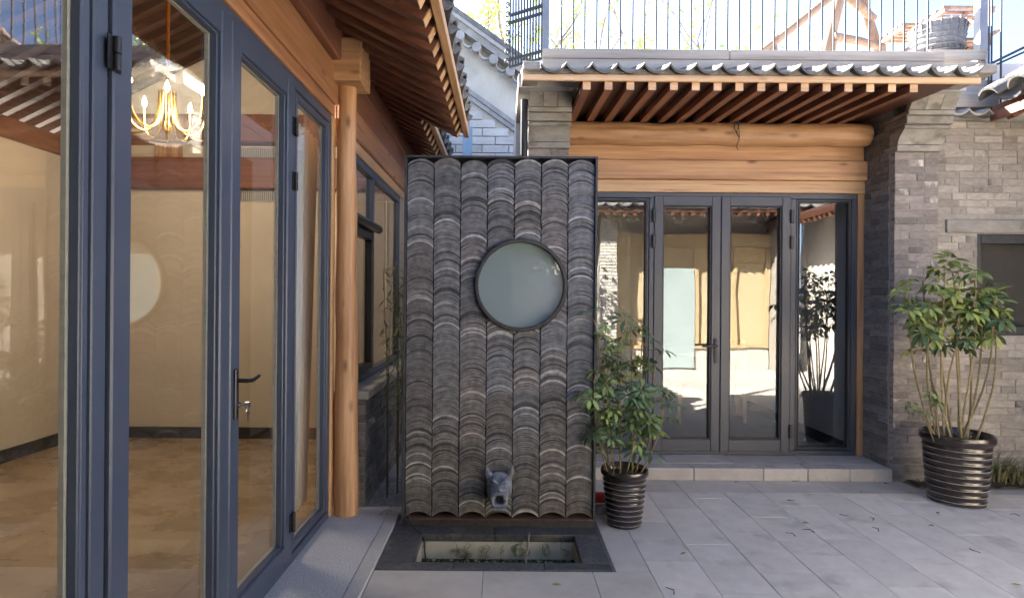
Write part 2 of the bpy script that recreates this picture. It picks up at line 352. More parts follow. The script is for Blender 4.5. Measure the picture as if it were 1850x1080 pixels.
# granite walkway beside the glazed wing
wk = box('walkway', granw, None, -1.24, -.79, -.8, 4.16, -.01, .012, .003); tag(wk, 'rough pale granite walkway along the glazed doors', None, None, 'structure')
kb = box('kerb', grans, None, -.788, -.703, -.8, 4.16, -.01, .014, .006); tag(kb, 'smooth pale kerb strip edging the granite walkway', None, None, 'structure')
rb = B()
for i in range(40):
    for j in range(40):
        pass
def bumpy(name, m, x0, x1, y0, y1, z, amp, n, fr, label):
    v = []; f = []
    nx = n; ny = max(3, int(n * (y1 - y0) / (x1 - x0)))
    for j in range(ny + 1):
        for i in range(nx + 1):
            x = x0 + (x1 - x0) * i / nx; y = y0 + (y1 - y0) * j / ny
            v.append((x, y, z + amp * noise.noise(Vector((x * fr, y * fr, 1.3)))+ amp * .6 * noise.noise(Vector((x * fr * 3, y * fr * 3, 4.3)))))
    for j in range(ny):
        for i in range(nx): f.append((j * (nx + 1) + i, j * (nx + 1) + i + 1, (j + 1) * (nx + 1) + i + 1, (j + 1) * (nx + 1) + i))
    o = link(name, newmesh(name, v, f, m, True)); return tag(o, label, None, None, 'structure')
bumpy('soil', soilm, 3.34, 6.4, 4.70, 4.955, .012, .022, 120, 9, 'dark soil bed at the foot of the brick wall')
bumpy('rubble_ground', rubble, -.97, .60, 3.98, 4.84, .004, .03, 60, 12, 'pale rubble behind the tile screen')
# stone step in front of the door
st = box('step', mortar, None, .12, 3.248, 4.862, 5.36, -.01, .094); tag(st, 'low pale stone step below the double door', None, None, 'structure')
sx = [.12, .62, 1.13, 1.59, 2.17, 2.54, 2.89, 3.248]
for a, b in zip(sx[:-1], sx[1:]):
    box('step_stone', slabm, st, a + .002, b - .002, 4.85, 5.0, -.005, .1 + random.uniform(-.002, .002), .006)
tx = [.12, .9, 1.42, 2.0, 2.62, 3.248]
for a, b in zip(tx[:-1], tx[1:]): box('tread_stone', slabm, st, a + .002, b - .002, 5.003, 5.40, .02, .1 + random.uniform(-.002, .001), .005)

# =================================================================== WATER BASIN
bs = thing('water_basin', 'sunken rectangular water basin with dark granite rim below the tile screen', 'basin', (0, 3.5, 0))
RX0, RX1, RY0, RY1 = -.70, .615, 3.212, 3.86; HX0, HX1, HY0, HY1 = -.50, .455, 3.305, 3.69
for x0, x1, y0, y1 in ((RX0, -.27, RY0, HY0), (-.27, .24, RY0, HY0), (.24, RX1, RY0, HY0), (RX0, HX0, HY0, HY1), (HX1, RX1, HY0, HY1), (RX0, -.05, HY1, RY1), (-.05, RX1, HY1, RY1)):
    box('rim_stone', grand, bs, x0 + .0015, x1 - .0015, y0 + .0015, y1 - .0015, -.04, .006 + random.uniform(-.001, .001), .003)
lin = B(); t = .03
lin.box(HX0 - t, HX1 + t, HY1 + .004, HY1 + .004 + t, -.3, -.042); lin.box(HX0 - t, HX1 + t, HY0 - .004 - t, HY0 - .004, -.3, -.042)
lin.box(HX0 - t, HX0 - .004, HY0 - .003, HY1 + .003, -.3, -.042); lin.box(HX1 + .004, HX1 + t, HY0 - .003, HY1 + .003, -.3, -.042)
lin.build('lining', basinm, bs)
box('bottom', soilm, bs, HX0, HX1, HY0, HY1, -.30, -.25)
wv = B(); nx = 30
box('water', waterm, bs, HX0 - .003, HX1 + .003, HY0 - .003, HY1 + .003, -.19, -.150)
al = B(); rnd = random.Random(5)
for i in range(190):
    x = rnd.uniform(HX0 + .01, HX1 - .01); y = rnd.choice((rnd.uniform(HY0 + .02, HY1 - .01), HY1 - abs(rnd.gauss(0, .03)) - .005)); a = rnd.uniform(0, 6.28); r = rnd.uniform(.004, .012)
    z = -.149 + rnd.uniform(0, .008)
    al.addm([(x + r * math.cos(a + k * 1.57), y + r * math.sin(a + k * 1.57), z + rnd.uniform(0, .006)) for k in range(4)], [(0, 1, 2, 3)])
tag(al.build('duckweed', leafm, bs), kind='stuff')
vs = B()
for i in range(16):
    x = rnd.uniform(-.3, .4); h = rnd.uniform(.04, .1); p = [(x, HY1 - .004, -.125)]
    for k in range(4): p.append((x + rnd.uniform(-.03, .03), HY1 - .002, -.125 + h * (k + 1) / 4))
    vs.tube(p, .0022, 4)
tag(vs.build('moss', leafm, bs), kind='stuff')
stk = B().tube([(.135, 3.40, -.125), (.15, 3.53, -.06), (.175, 3.69, .02)], [.006, .005, .004], 6).build('dry_reed', wsz); tag(stk, 'thin dry reed stalk leaning in the basin', 'reed')
stk = B().tube([(-.02, 3.45, -.12), (.03, 3.47, -.115), (.12, 3.46, -.118)], .004, 6).build('dry_reed', wsz); tag(stk, 'short dry reed lying flat on the basin water', 'reed')
cb = B().tube([(-.62, 3.83, .13), (-.60, 3.8, .05), (-.56, 3.74, .012), (-.52, 3.70, .012), (-.49, 3.68, -.02), (-.485, 3.675, -.09), (-.47, 3.62, -.13)], .005, 6).build('black_cable', black, smooth=True); tag(cb, 'thin black cable hanging over the basin rim', 'cable')

# =================================================================== TILE SCREEN
ts = thing('tile_screen', 'tall free-standing screen of stacked grey roof tiles with a round window', 'screen', (-.03, 3.9, 0))
SX0, SX1, SY, SZ0, SZ1 = -.655, .610, 3.84, .052, 2.428
fr = B(); fr.box(SX0, SX0 + .014, SY - .02, SY + .2, SZ0 - .045, SZ1).box(SX1 - .014, SX1, SY - .02, SY + .2, SZ0 - .045, SZ1).box(SX0 + .0141, SX1 - .0141, SY - .02, SY + .2, SZ1 - .012, SZ1)
fr.build('frame', ironm, ts)
box('ledge', basem, ts, SX0 + .0145, SX1 - .0145, SY - .03, SY + .2, .007, .048)
box('rust_strip', mat('rusty_sill', (.07, .035, .025), (.13, .06, .04), (20, 20, 20), .8), ts, SX0 + .0145, SX1 - .0145, SY - .025, SY + .19, .0485, .058)
WCX, WCZ, WR = .113, 1.584, .298
bk = B(); N = 48       # backing sheet with a round opening
outer = []
for k in range(N):
    a = 2 * math.pi * (k + .5) / N; c, s = math.cos(a), math.sin(a)
    tx_ = min(((SX1 - .02 - WCX) / c if c > 0 else (SX0 + .02 - WCX) / c) if abs(c) > 1e-6 else 9e9, ((SZ1 - .02 - WCZ) / s if s > 0 else (.06 - WCZ) / s) if abs(s) > 1e-6 else 9e9)
    outer.append((WCX + c * tx_, WCZ + s * tx_))
v = [(WCX + WR * math.cos(2 * math.pi * (k + .5) / N), SY + .1, WCZ + WR * math.sin(2 * math.pi * (k + .5) / N)) for k in range(N)] + [(x, SY + .1, z) for x, z in outer]
bk.addm(v, [(k, (k + 1) % N, N + (k + 1) % N, N + k) for k in range(N)])
bk.build('backing', ironm, ts)
NC = 7; cwid = (SX1 - SX0 - .03) / NC; rnd = random.Random(11)
rest_v = []; rest_f = []; rest_c = []; parts = []
for c in range(NC):
    xc = SX0 + .015 + cwid * (c + .5); z = SZ0 + .006; sag = .037; hue = rnd.uniform(-1, 1)
    cl = 0; band = rnd.uniform(.85, 1.15)
    while z < SZ1 - sag - .022:
        th = rnd.uniform(.0108, .0130)
        gap = rnd.choice((.0008, .0012, .0017)) if rnd.random() < .975 else .004
        if rnd.random() < .05: band = rnd.uniform(.85, 1.18); hue = rnd.uniform(-1, 1)
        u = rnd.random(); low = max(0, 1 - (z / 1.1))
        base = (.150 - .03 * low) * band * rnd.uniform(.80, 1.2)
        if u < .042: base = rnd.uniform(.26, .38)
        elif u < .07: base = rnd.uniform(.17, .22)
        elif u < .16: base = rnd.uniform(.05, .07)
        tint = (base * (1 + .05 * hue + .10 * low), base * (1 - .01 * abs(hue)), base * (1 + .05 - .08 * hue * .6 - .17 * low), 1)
        yo = SY + rnd.gauss(0, .0020); w_ = cwid - .006 + rnd.uniform(-.003, .001); sg = sag + rnd.uniform(-.0012, .0012); xo = xc + rnd.gauss(0, .0012)
        n = 12; p = arc(w_, sg, n); til = rnd.gauss(0, .0015)
        keep = [((xo + (p[i][0] + p[i + 1][0]) / 2 - WCX) ** 2 + (z + p[i][1] + th / 2 - WCZ) ** 2) > (WR + .004) ** 2 for i in range(n)]
        i = 0; first = True
        tv = []; tf = []
        while i < n:
            if not keep[i]: i += 1; continue
            j = i
            while j < n and keep[j]: j += 1
            q = p[i:j + 1]; k = len(q); o = len(tv)
            for y in (yo, SY + .09):
                for d in (0, th):
                    for (x_, z_) in q: tv.append((xo + x_, y, z + z_ + d + til * x_ / .09))
            for a in range(k - 1):
                tf += [(o + a, o + a + 1, o + k + a + 1, o + k + a), (o + k + a, o + k + a + 1, o + 3 * k + a + 1, o + 3 * k + a), (o + a, o + 2 * k + a, o + 2 * k + a + 1, o + a + 1)]
            tf += [(o, o + k, o + 3 * k, o + 2 * k), (o + k - 1, o + 3 * k - 1, o + 4 * k - 1, o + 2 * k - 1)]
            i = j
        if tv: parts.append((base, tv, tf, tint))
        z += th + gap
def tintmesh(name, v, f, cols):
    me = newmesh(name, v, f, tilem); at = me.color_attributes.new('tint', 'FLOAT_COLOR', 'POINT')
    at.data.foreach_set('color', [x for c in cols for x in c]); return me
order = sorted(range(len(parts)), key=lambda i: (-len(parts[i][1]), -parts[i][0]))
single = set(order[:300])
for i, (b_, tv, tf, tint) in enumerate(parts):
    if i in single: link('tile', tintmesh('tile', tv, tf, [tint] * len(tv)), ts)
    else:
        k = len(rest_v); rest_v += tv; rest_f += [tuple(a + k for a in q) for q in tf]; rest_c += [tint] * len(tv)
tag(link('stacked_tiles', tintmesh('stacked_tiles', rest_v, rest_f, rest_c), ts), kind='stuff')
# round window
rw = B(); prof = []; v = []; f = []; N = 72
for k in range(N):
    a = 2 * math.pi * k / N; c, s = math.cos(a), math.sin(a)
    for r, y in ((WR, SY - .035), (WR + .006, SY - .028), (WR + .004, SY + .17), (WR - .014, SY + .17), (WR - .016, SY - .035)): v.append((WCX + r * c, y, WCZ + r * s))
for k in range(N):
    for i in range(5): f.append((k * 5 + i, ((k + 1) % N) * 5 + i, ((k + 1) % N) * 5 + (i + 1) % 5, k * 5 + (i + 1) % 5))
rw.addm(v, f); ring = rw.build('round_window', basem, ts, True)
v = [(WCX + (WR - .017) * math.cos(2 * math.pi * k / N), SY + .02, WCZ + (WR - .017) * math.sin(2 * math.pi * k / N)) for k in range(N)]
v += [(x, SY + .028, z) for x, y, z in v]
pn = B().addm(v, [tuple(range(N)), tuple(range(2 * N - 1, N - 1, -1))] + [(k, (k + 1) % N, N + (k + 1) % N, N + k) for k in range(N)]).build('pane', gl_r, ring)
# beast-head water spout
bh = B(); HXc, HZc = -.018, .265; secs = []
for t_, rx, rz, zc in ((0, .074, .085, .01), (.035, .083, .092, .012), (.075, .08, .08, .006), (.105, .062, .055, -.004), (.14, .054, .045, -.014), (.175, .058, .05, -.018), (.205, .056, .05, -.02), (.218, .045, .04, -.02), (.214, .034, .03, -.02), (.12, .026, .022, -.02)): secs.append((t_, rx, rz, zc))
n = 20; v = []; f = []
for t_, rx, rz, zc in secs:
    for k in range(n):
        a = 2 * math.pi * k / n; c, s = math.cos(a), math.sin(a); pw = .72
        x_ = rx * math.copysign(abs(c) ** pw, c); z_ = rz * math.copysign(abs(s) ** pw, s)
        d = 1 + .10 * noise.noise(Vector((c * 2.3, s * 2.3, t_ * 26)))
        v.append((HXc + x_ * d, SY - .005 - t_, HZc + zc + z_ * d))
for i in range(len(secs) - 1):
    for k in range(n): f.append((i * n + k, i * n + (k + 1) % n, (i + 1) * n + (k + 1) % n, (i + 1) * n + k))
f.append(tuple(range((len(secs) - 1) * n, len(secs) * n)))
hd = bh.addm(v, f).build('beast_head_spout', beast, ts, True); hd['label'] = 'blue-grey beast head water spout with open mouth and pointed ears'
for s in (-1, 1):
    B().tube([(HXc + s * .055, SY - .04, HZc + .06), (HXc + s * .078, SY - .045, HZc + .105), (HXc + s * .088, SY - .04, HZc + .148)], [.03, .02, .003], 8).build('ear', beast, hd, True)
    bb = bmesh.new(); bmesh.ops.create_icosphere(bb, subdivisions=2, radius=.017)
    for q in bb.verts: q.co += Vector((HXc + s * .036, SY - .105, HZc + .047))
    me = bpy.data.meshes.new('eye'); bb.to_mesh(me); bb.free(); me.materials.append(beast); link('eye', me, hd)
    B().tube([(HXc + s * .066, SY - .095, HZc + .062), (HXc + s * .036, SY - .118, HZc + .072), (HXc + s * .008, SY - .125, HZc + .052)], [.007, .013, .007], 8).build('brow', beast, hd, True)
    B().tube([(HXc + s * .03, SY - .215, HZc + .006), (HXc + s * .028, SY - .218, HZc - .024)], [.007, .001], 6).build('fang', beast, hd, True)
B().tube([(HXc - .04, SY - .19, HZc + .03), (HXc, SY - .21, HZc + .043), (HXc + .04, SY - .19, HZc + .03)], [.012, .019, .012], 10).build('nose', beast, hd, True)
B().box(HXc - .042, HXc + .042, SY - .222, SY - .12, HZc - .085, HZc - .068, .006).build('lower_jaw', beast, hd)
B().tube([(HXc, SY - .185, HZc - .02), (HXc, SY - .121, HZc - .02)], .02, 12).build('throat', black, hd)

# =================================================================== GLAZED WING (left)
lw = thing('glazed_wing', 'timber wing with tall dark blue glazed doors and overhanging rafter eaves', 'house', (-2.8, 2.6, 0))
XF = -1.17; ZB, ZT = .013, 2.72
def member(name, m, parent, y0, y1, z0, z1, x0=XF - .065, x1=XF, bev=.005): return box(name, m, parent, x0, x1, y0, y1, z0, z1, bev)
dfm = thing('dummy', 'x', 'x'); bpy.data.objects.remove(dfm)
# outer door frame: head, threshold and mullions
hdr = box('door_frame', blue, lw, XF - .07, XF, -.7, 3.935, ZT - .06, ZT, .005)
box('threshold', blue, hdr, XF - .07, XF + .002, -.7, 3.935, ZB, ZB + .05, .005)
for y0, y1 in ((-.7, -.62), (.20, .26), (1.66, 1.722), (3.215, 3.262), (3.885, 3.935)):
    box('mullion', blue, hdr, XF - .07, XF - .001, y0, y1, ZB + .0505, ZT - .0605, .004)
    box('mullion_groove', black, hdr, XF - .066, XF - .0015, y1 - .0005, y1 + .004, ZB + .0505, ZT - .0605)
def leaf(y0, y1, z0, z1, stile, rail, name='door_leaf', proud=.012, brail=None):
    """glazed leaf in the plane X=XF: stiles, rails, glazing bead, spacer and pane"""
    brail = brail or rail; x1 = XF + proud; x0 = XF - .055
    b = B(); b.box(x0, x1, y0, y0 + stile, z0, z1, .006).box(x0, x1, y1 - stile, y1, z0, z1, .006)
    b.box(x0 + .002, x1 - .002, y0 + stile - .004, y1 - stile + .004, z0 + .001, z0 + brail, .006).box(x0 + .002, x1 - .002, y0 + stile - .004, y1 - stile + .004, z1 - rail, z1 - .001, .006)
    o = b.build(name, blue, lw)
    a0, a1, c0, c1 = y0 + stile, y1 - stile, z0 + brail, z1 - rail; k = .012
    bd = B(); bx0, bx1 = XF - .034, XF - .004
    bd.box(bx0, bx1, a0 - .001, a0 + k, c0, c1, .003).box(bx0, bx1, a1 - k, a1 + .001, c0, c1, .003).box(bx0, bx1, a0 + k, a1 - k, c0 - .001, c0 + k, .003).box(bx0, bx1, a0 + k, a1 - k, c1 - k, c1 + .001, .003)
    bd.build('glazing_bead', blue, o)
    sp = B(); s0, s1 = XF - .05, XF - .0345; q = .016
    sp.box(s0, s1, a0 - .001, a0 + q, c0, c1).box(s0, s1, a1 - q - .006, a1, c0, c1).box(s0, s1, a0 + q, a1 - q - .006, c0, c0 + q).box(s0, s1, a0 + q, a1 - q - .006, c1 - q, c1)
    sp.build('spacer', alu, o)
    box('pane', gl_l, o, XF - .0345, XF - .0305, a0 + .0005, a1 - .0005, c0 + .0005, c1 - .0005)
    return o
leaf(-.615, .195, ZB + .052, ZT - .062, .03, .03, 'fixed_light', -.006)
leaf(.265, 1.655, ZB + .052, ZT - .062, .03, .03, 'fixed_light', -.006)
d1 = leaf(1.728, 2.474, ZB + .035, ZT - .05, .088, .095, brail=.11); d2 = leaf(2.479, 3.208, ZB + .035, ZT - .05, .088, .095, brail=.11)
leaf(3.268, 3.88, ZB + .052, ZT - .062, .03, .035, 'fixed_light', -.006)
def hinge(o, y, z, h=.10):
    B().tube([(XF + .024, y, z - h / 2), (XF + .024, y, z - .002)], .011, 12).tube([(XF + .024, y, z + .002), (XF + .024, y, z + h / 2)], .011, 12).build('hinge', black, o, True)
    B().box(XF + .0125, XF + .0165, y - .03, y + .03, z - h / 2, z + h / 2).build('hinge_plate', black, o)
for z in (2.21, .35): hinge(d1, 1.725, z)
for z in (2.43, 2.13, .26): hinge(d2, 3.211, z)
hp = B().box(XF + .012, XF + .024, 2.507, 2.537, .965, 1.185, .004).build('handle_plate', black, d2)
B().tube([(XF + .024, 2.522, 1.135), (XF + .062, 2.522, 1.135)], .010, 10).build('handle_stem', black, d2, True)
B().tube([(XF + .062, 2.514, 1.135), (XF + .064, 2.58, 1.128), (XF + .06, 2.655, 1.138)], [.010, .0095, .008], 10).build('door_handle', black, d2, True)
lk = B().tube([(XF + .024, 2.522, 1.03), (XF + .034, 2.522, 1.03)], .012, 14).build('lock_cylinder', steel, d2, True)
kk = B(); kk.box(XF + .034, XF + .058, 2.5205, 2.5235, 1.024, 1.034)
kk.tube([(XF + .058, 2.522, 1.03), (XF + .075, 2.522, 1.03)], .013, 12); kk.tube([(XF + .068, 2.522 + .012 * math.cos(a), 1.008 + .014 * math.sin(a)) for a in [i * .7 for i in range(10)]], .0016, 5)
kk.box(XF + .062, XF + .066, 2.527, 2.545, .985, 1.005); kk.box(XF + .0625, XF + .0655, 2.532, 2.538, .955, .985)
tag(kk.build('key_bunch', steel, d2))
# timber around the doors
box('jamb', wpz, lw, XF - .06, XF + .01, 3.938, 4.005, ZB, ZT, .004)
box('lintel_board', wy, lw, XF - .06, XF + .012, -.7, 3.98, ZT + .0015, 2.80, .004)
box('main_beam', wy, lw, XF - .15, XF + .035, -.7, 3.99, 2.8015, 3.06, .012)
box('upper_beam', wby, lw, XF - .15, XF + .085, -.7, 7.2, 3.0615, 3.27, .012)
# column (slightly tapering log) and the beam end above it
cl = B(); pts = []; rr = []
for i in range(13):
    z = ZB + (2.93 - ZB) * i / 12; t_ = i / 12; pts.append((-1.072 - .018 * t_ + .003 * math.sin(i * 1.7), 4.02, z)); rr.append(.084 - .022 * t_ + .002 * math.sin(i * 2.3))
cl.tube(pts, rr, 20).build('column', wz, lw, True)
box('beam_end', wx, lw, XF - .1, -.957, 3.86, 4.14, 2.932, 3.215, .008)
# bay beyond the column: low brick wall, sill and window
lb = B(); lb.box(-1.25, -.977, 4.142, 7.2, -.01, .77).build('low_wall', mortar, lw)
low = bpy.data.objects['low_wall']
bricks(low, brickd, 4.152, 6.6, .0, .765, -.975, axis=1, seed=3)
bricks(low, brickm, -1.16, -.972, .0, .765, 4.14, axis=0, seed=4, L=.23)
box('sill', slabm, lw, -1.25, -.95, 4.12, 7.2, .772, .835, .008)
wnf = B(); wx0, wx1 = -1.16, -1.10
wnf.box(wx0, wx1, 4.09, 4.14, .84, 2.55, .004).box(wx0, wx1, 6.1, 6.15, .84, 2.55, .004).box(wx0, wx1, 4.1405, 6.0995, .84, .90, .004).box(wx0, wx1, 4.1405, 6.0995, 2.49, 2.55, .004).box(wx0, wx1, 4.88, 4.95, .9005, 2.4895, .004)
wno = wnf.build('window', blue, lw)
box('pane', gl_w, wno, -1.132, -1.128, 4.951, 6.099, .901, 2.489)
box('transom', blue, wno, wx0, wx1 - .002, 4.1405, 4.8795, 2.03, 2.10, .004)
box('pane', gl_w, wno, -1.132, -1.128, 4.141, 4.879, 2.101, 2.489)
B().tube([(-1.075, 4.12, 2.075), (-1.075, 5.0, 2.075)], .036, 14).build('screen_roll', black, wno, True)
cs = B(); cs.box(-1.15, -1.092, 4.145, 4.20, .905, 2.025, .004).box(-1.15, -1.092, 4.82, 4.875, .905, 2.025, .004).box(-1.149, -1.093, 4.2005, 4.8195, .905, .965, .004).box(-1.149, -1.093, 4.2005, 4.8195, 1.965, 2.025, .004)
cso = cs.build('casement', black, wno); box('pane', gl_w, cso, -1.132, -1.128, 4.201, 4.819, .966, 1.964)
cs = B(); cs.box(-1.24, -1.19, 4.40, 4.45, .91, 2.02).box(-1.24, -1.19, 4.62, 4.66, .91, 2.02); cs.build('inner_frame', whitep, wno)
box('end_wall', plast, lw, -1.24, -1.10, 6.16, 7.2, .836, 2.551)
box('head_board', wpy, lw, -1.17, -1.09, 4.11, 7.2, 2.552, 2.64, .004)
box('head_beam', wy, lw, -1.2, -1.07, 4.11, 7.2, 2.642, 2.84, .008)
box('filler_board', wby, lw, -1.2, -1.09, 4.145, 7.2, 2.842, 3.06, .004)
def zr0(x): return 2.95 + (-.40 - x) * .5 if x > -2.8 else 2.95 + 1.2 - (-2.8 - x) * .5
# interior shell
RX, RYB, RYF = -4.4, 6.1, -.8
box('room_floor', floorm, lw, RX, XF - .072, RYF, RYB, -.008, .013)
box('room_back_wall', plast, lw, RX - .1, -1.25, RYB, RYB + .1, -.01, 3.36)
for ya in (RYF - .1, RYB):
    B().prism([(RX - .1, 3.361), (-1.25, 3.361), (-1.9, zr0(-1.9) + .03), (-2.8, zr0(-2.8) + .03), (-3.7, zr0(-3.7) + .03)], 1, ya, ya + .1).build('gable_infill', plast, lw)
box('room_side_wall', plast, lw, RX - .1, RX, RYF, RYB - .001, -.01, 2.87)
box('room_end_wall', plast, lw, RX - .1, XF - .08, RYF - .1, RYF, -.01, 3.36)
box('skirting', basem, lw, RX + .0015, RX + .015, RYF, RYB - .016, .0135, .13); box('skirting', basem, lw, RX + .002, -1.26, RYB - .015, RYB - .0015, .0135, .13)
box('wall_plate', wby, lw, RX - .1, RX + .06, RYF, RYB - .002, 2.872, 3.05, .01)
box('tie_beam', wbx, lw, RX, -1.26, RYB - .12, RYB - .002, 2.60, 2.915, .01); box('tie_beam', wbx, lw, RX, -1.26, RYB - .18, RYB - .002, 3.06, 3.34, .01)
for x in (-4.1, -3.48, -2.1): box('strut', wz, lw, x - .12, x + .12, RYB - .1, RYB - .003, 2.917, 3.058, .006)
box('tie_beam', wbx, lw, RX, -1.26, 2.1, 2.3, 3.10, 3.34, .01)
for x0, z0 in ((-2.62, 2.93), (-2.62, 2.485)):
    vb = B()
    for k in range(26): vb.box(x0 - .25 + k * .022, x0 - .25 + k * .022 + .008, RYB - .02, RYB - .006, z0, z0 + .11)
    for k in range(6): vb.box(x0 - .25, x0 + .31, RYB - .018, RYB - .008, z0 + .001 + k * .02, z0 + .007 + k * .02)
    vo_ = vb.build('air_vent', alu, lw); box('vent_back', black, vo_, x0 - .25, x0 + .31, RYB - .0055, RYB - .002, z0, z0 + .115)
dkr = wood('shaded_rafter', (.030, .014, .009), (.068, .030, .018), 0, knots=False)  # inner roof half darkened in colour, dim interior painted against the lamplight
# roof: rafters, boards, fascia and tiles
SL = .50
def zr(x): return 2.95 + (-.40 - x) * SL if x > -2.8 else 2.95 + 2.4 * SL - (-2.8 - x) * SL
i = 0; y = -.62
while y < 7.2:
    xe = -.40 if y < 5.25 else -.74
    B().bar((xe, y, zr(xe) - .012), (-2.79, y, zr(-2.79) - .012), .075, .09).build('rafter', wbx, lw)
    B().bar((xe, y, zr(xe) - .012), (xe + .0054, y, zr(xe) - .012 - .0027), .0755, .0905).build('rafter_end', wpx, lw)  # pale cap puts the light on the rafter ends into colour
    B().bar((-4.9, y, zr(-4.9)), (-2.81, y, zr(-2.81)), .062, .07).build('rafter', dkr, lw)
    y += .19
def slope_slab(name, m, x0, x1, y0, y1, off, th):
    z0, z1 = zr(x0) + off, zr(x1) + off
    return B().addm([(x0, y0, z0), (x1, y0, z1), (x1, y1, z1), (x0, y1, z0), (x0, y0, z0 + th), (x1, y0, z1 + th), (x1, y1, z1 + th), (x0, y1, z0 + th)], [(0, 1, 2, 3), (4, 5, 6, 7), (0, 1, 5, 4), (1, 2, 6, 5), (2, 3, 7, 6), (3, 0, 4, 7)]).build(name, m, lw)
slope_slab('roof_boards', decky, -2.8, -.36, -.8, 5.28, .040, .02); slope_slab('roof_boards', decky, -2.8, -.70, 5.281, 7.25, .040, .02)
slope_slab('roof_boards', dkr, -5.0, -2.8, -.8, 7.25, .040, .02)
slope_slab('roof_bed', rtile, -2.8, -.40, -.8, 5.28, .062, .09); slope_slab('roof_bed', rtile, -2.8, -.74, 5.281, 7.25, .062, .09); slope_slab('roof_bed', rtile, -5.0, -2.8, -.8, 7.25, .062, .09)
box('fascia', wpy, lw, -.372, -.325, -.8, 5.29, zr(-.36) + .014, zr(-.36) + .075, .004); box('fascia', wpy, lw, -.712, -.665, 5.3, 7.25, zr(-.70) + .014, zr(-.70) + .075, .004)
pm = pan_tile('eave_tile', .272, .34, .075, .018, rtile, -1, 12); pc = pan_tile('cover_tile', .16, .34, .05, .018, rtile, 1, 10)
tilt = math.atan(SL)
y = -.6
while y < 7.2:
    xe = -.29 if y < 5.2 else -.63
    for k in range(3):
        share('eave_tile', pm, lw, (xe - k * .26, y, zr(xe - k * .26) + .165 + .02), (tilt + R(3), 0, R(90)))
        if k < 2 and y + .14 < 7.2 and not 5.0 < y < 5.25: share('cover_tile', pc, lw, (xe - .025 - k * .26, y + .14, zr(xe - .025 - k * .26) + .175), (tilt + R(3), 0, R(90)))
    y += .28

# chandelier
CX, CY, CZ = -2.40, 4.15, 2.80
ch = thing('chandelier', 'lit brass chandelier with looping arms and candle bulbs inside the wing', 'chandelier', (CX, CY, CZ))
B().tube([(CX, CY, CZ - .12), (CX, CY, 4.15)], .012, 8).build('stem', gold, ch, True)
B().lathe([(.001, -.17), (.02, -.15), (.03, -.12), (.02, -.09), (.012, -.06)], 16, (CX, CY, CZ)).build('hub', gold, ch, True)
ld = bpy.data.lights.new('chandelier_light', 'POINT'); ld.energy = 13; ld.color = (1, .84, .64); ld.shadow_soft_size = .3
lo = link('chandelier_light', ld, ch, Matrix.Translation((CX, CY, CZ + .05)))
for k in range(10):
    a = 2 * math.pi * k / 10 + .2; rr_ = .36 if k % 2 else .25; c, s = math.cos(a), math.sin(a); p = []
    for j in range(17):
        t_ = j / 16; r_ = .05 + (rr_ - .05) * (1 - math.cos(math.pi * t_)) / 2; zz = (.14 if t_ < .5 else .03) - (.30 if t_ < .5 else .19) * math.sin(math.pi * t_) ** .7
        p.append((CX + c * r_, CY + s * r_, CZ + zz))
    p.append((CX + c * rr_, CY + s * rr_, CZ + .06)); B().tube(p, .0075, 6).build('arm', gold, ch, True)
    bl = B().lathe([(.001, .0), (.012, .01), (.017, .03), (.012, .055), (.001, .085)], 10, (CX + c * rr_, CY + s * rr_, CZ + .065)).build('bulb', bulbm, ch, True)
# curtain behind the last light
cu = B(); v = []; f = []; nn = 40
for j in range(2):
    for i in range(nn + 1):
        t_ = i / nn; z = .1 if j == 0 else 2.62; sp_ = 1 if j else .62
        v.append((-1.36 + .028 * math.sin(t_ * 32) * (1 if j else .7), 3.78 + .42 * t_ * sp_, z))
v2 = [(x - .004, y, z) for x, y, z in v]; cu.addm(v, [(i, i + 1, nn + 2 + i, nn + 1 + i) for i in range(nn)])
co = cu.build('curtain', curtm, None, True); tag(co, 'white gathered curtain hanging inside the glazed wing', 'curtain')
sol = co.modifiers.new('thickness', 'SOLIDIFY'); sol.thickness = .004

# =================================================================== DOOR HOUSE (back)
bhs = thing('door_house', 'grey brick house with honey timber beams and dark double glass doors', 'house', (1.9, 5.3, 0))
YG = 5.30; DX = [.754, 1.346, 1.954, 2.582, 3.188]; DZ0, DZ1 = .102, 2.462
fo = B(); fo.box(DX[0], DX[4], YG - .03, YG + .04, DZ1 - .05, DZ1, .005).box(DX[0], DX[4], YG - .03, YG + .04, DZ0, DZ0 + .045, .004)
for xm in (DX[0] + .025, DX[1] - .012, DX[3] + .03, DX[4] - .025): fo.box(xm - .025, xm + .025, YG - .0295, YG + .04, DZ0 + .0455, DZ1 - .0505, .004)
dfo = fo.build('door_frame', grey, bhs)
def bleaf(x0, x1, z0, z1, stile, rail, brail, name, proud=.012):
    b = B(); y0, y1 = YG - .03 - proud, YG + .03
    b.box(x0, x0 + stile, y0, y1, z0, z1, .006).box(x1 - stile, x1, y0, y1, z0, z1, .006).box(x0 + stile - .004, x1 - stile + .004, y0 + .002, y1 - .002, z0 + .001, z0 + brail, .006).box(x0 + stile - .004, x1 - stile + .004, y0 + .002, y1 - .002, z1 - rail, z1 - .001, .006)
    o = b.build(name, grey, bhs); a0, a1, c0, c1 = x0 + stile, x1 - stile, z0 + brail, z1 - rail; k = .012
    b = B(); u0, u1 = YG - .028, YG + .004
    b.box(a0 - .001, a0 + k, u0, u1, c0, c1, .003).box(a1 - k, a1 + .001, u0, u1, c0, c1, .003).box(a0 + k, a1 - k, u0, u1, c0 - .001, c0 + k, .003).box(a0 + k, a1 - k, u0, u1, c1 - k, c1 + .001, .003)
    b.build('glazing_bead', black, o)
    box('pane', gl_b, o, a0 + .0005, a1 - .0005, YG + .004, YG + .008, c0 + .0005, c1 - .0005); return o
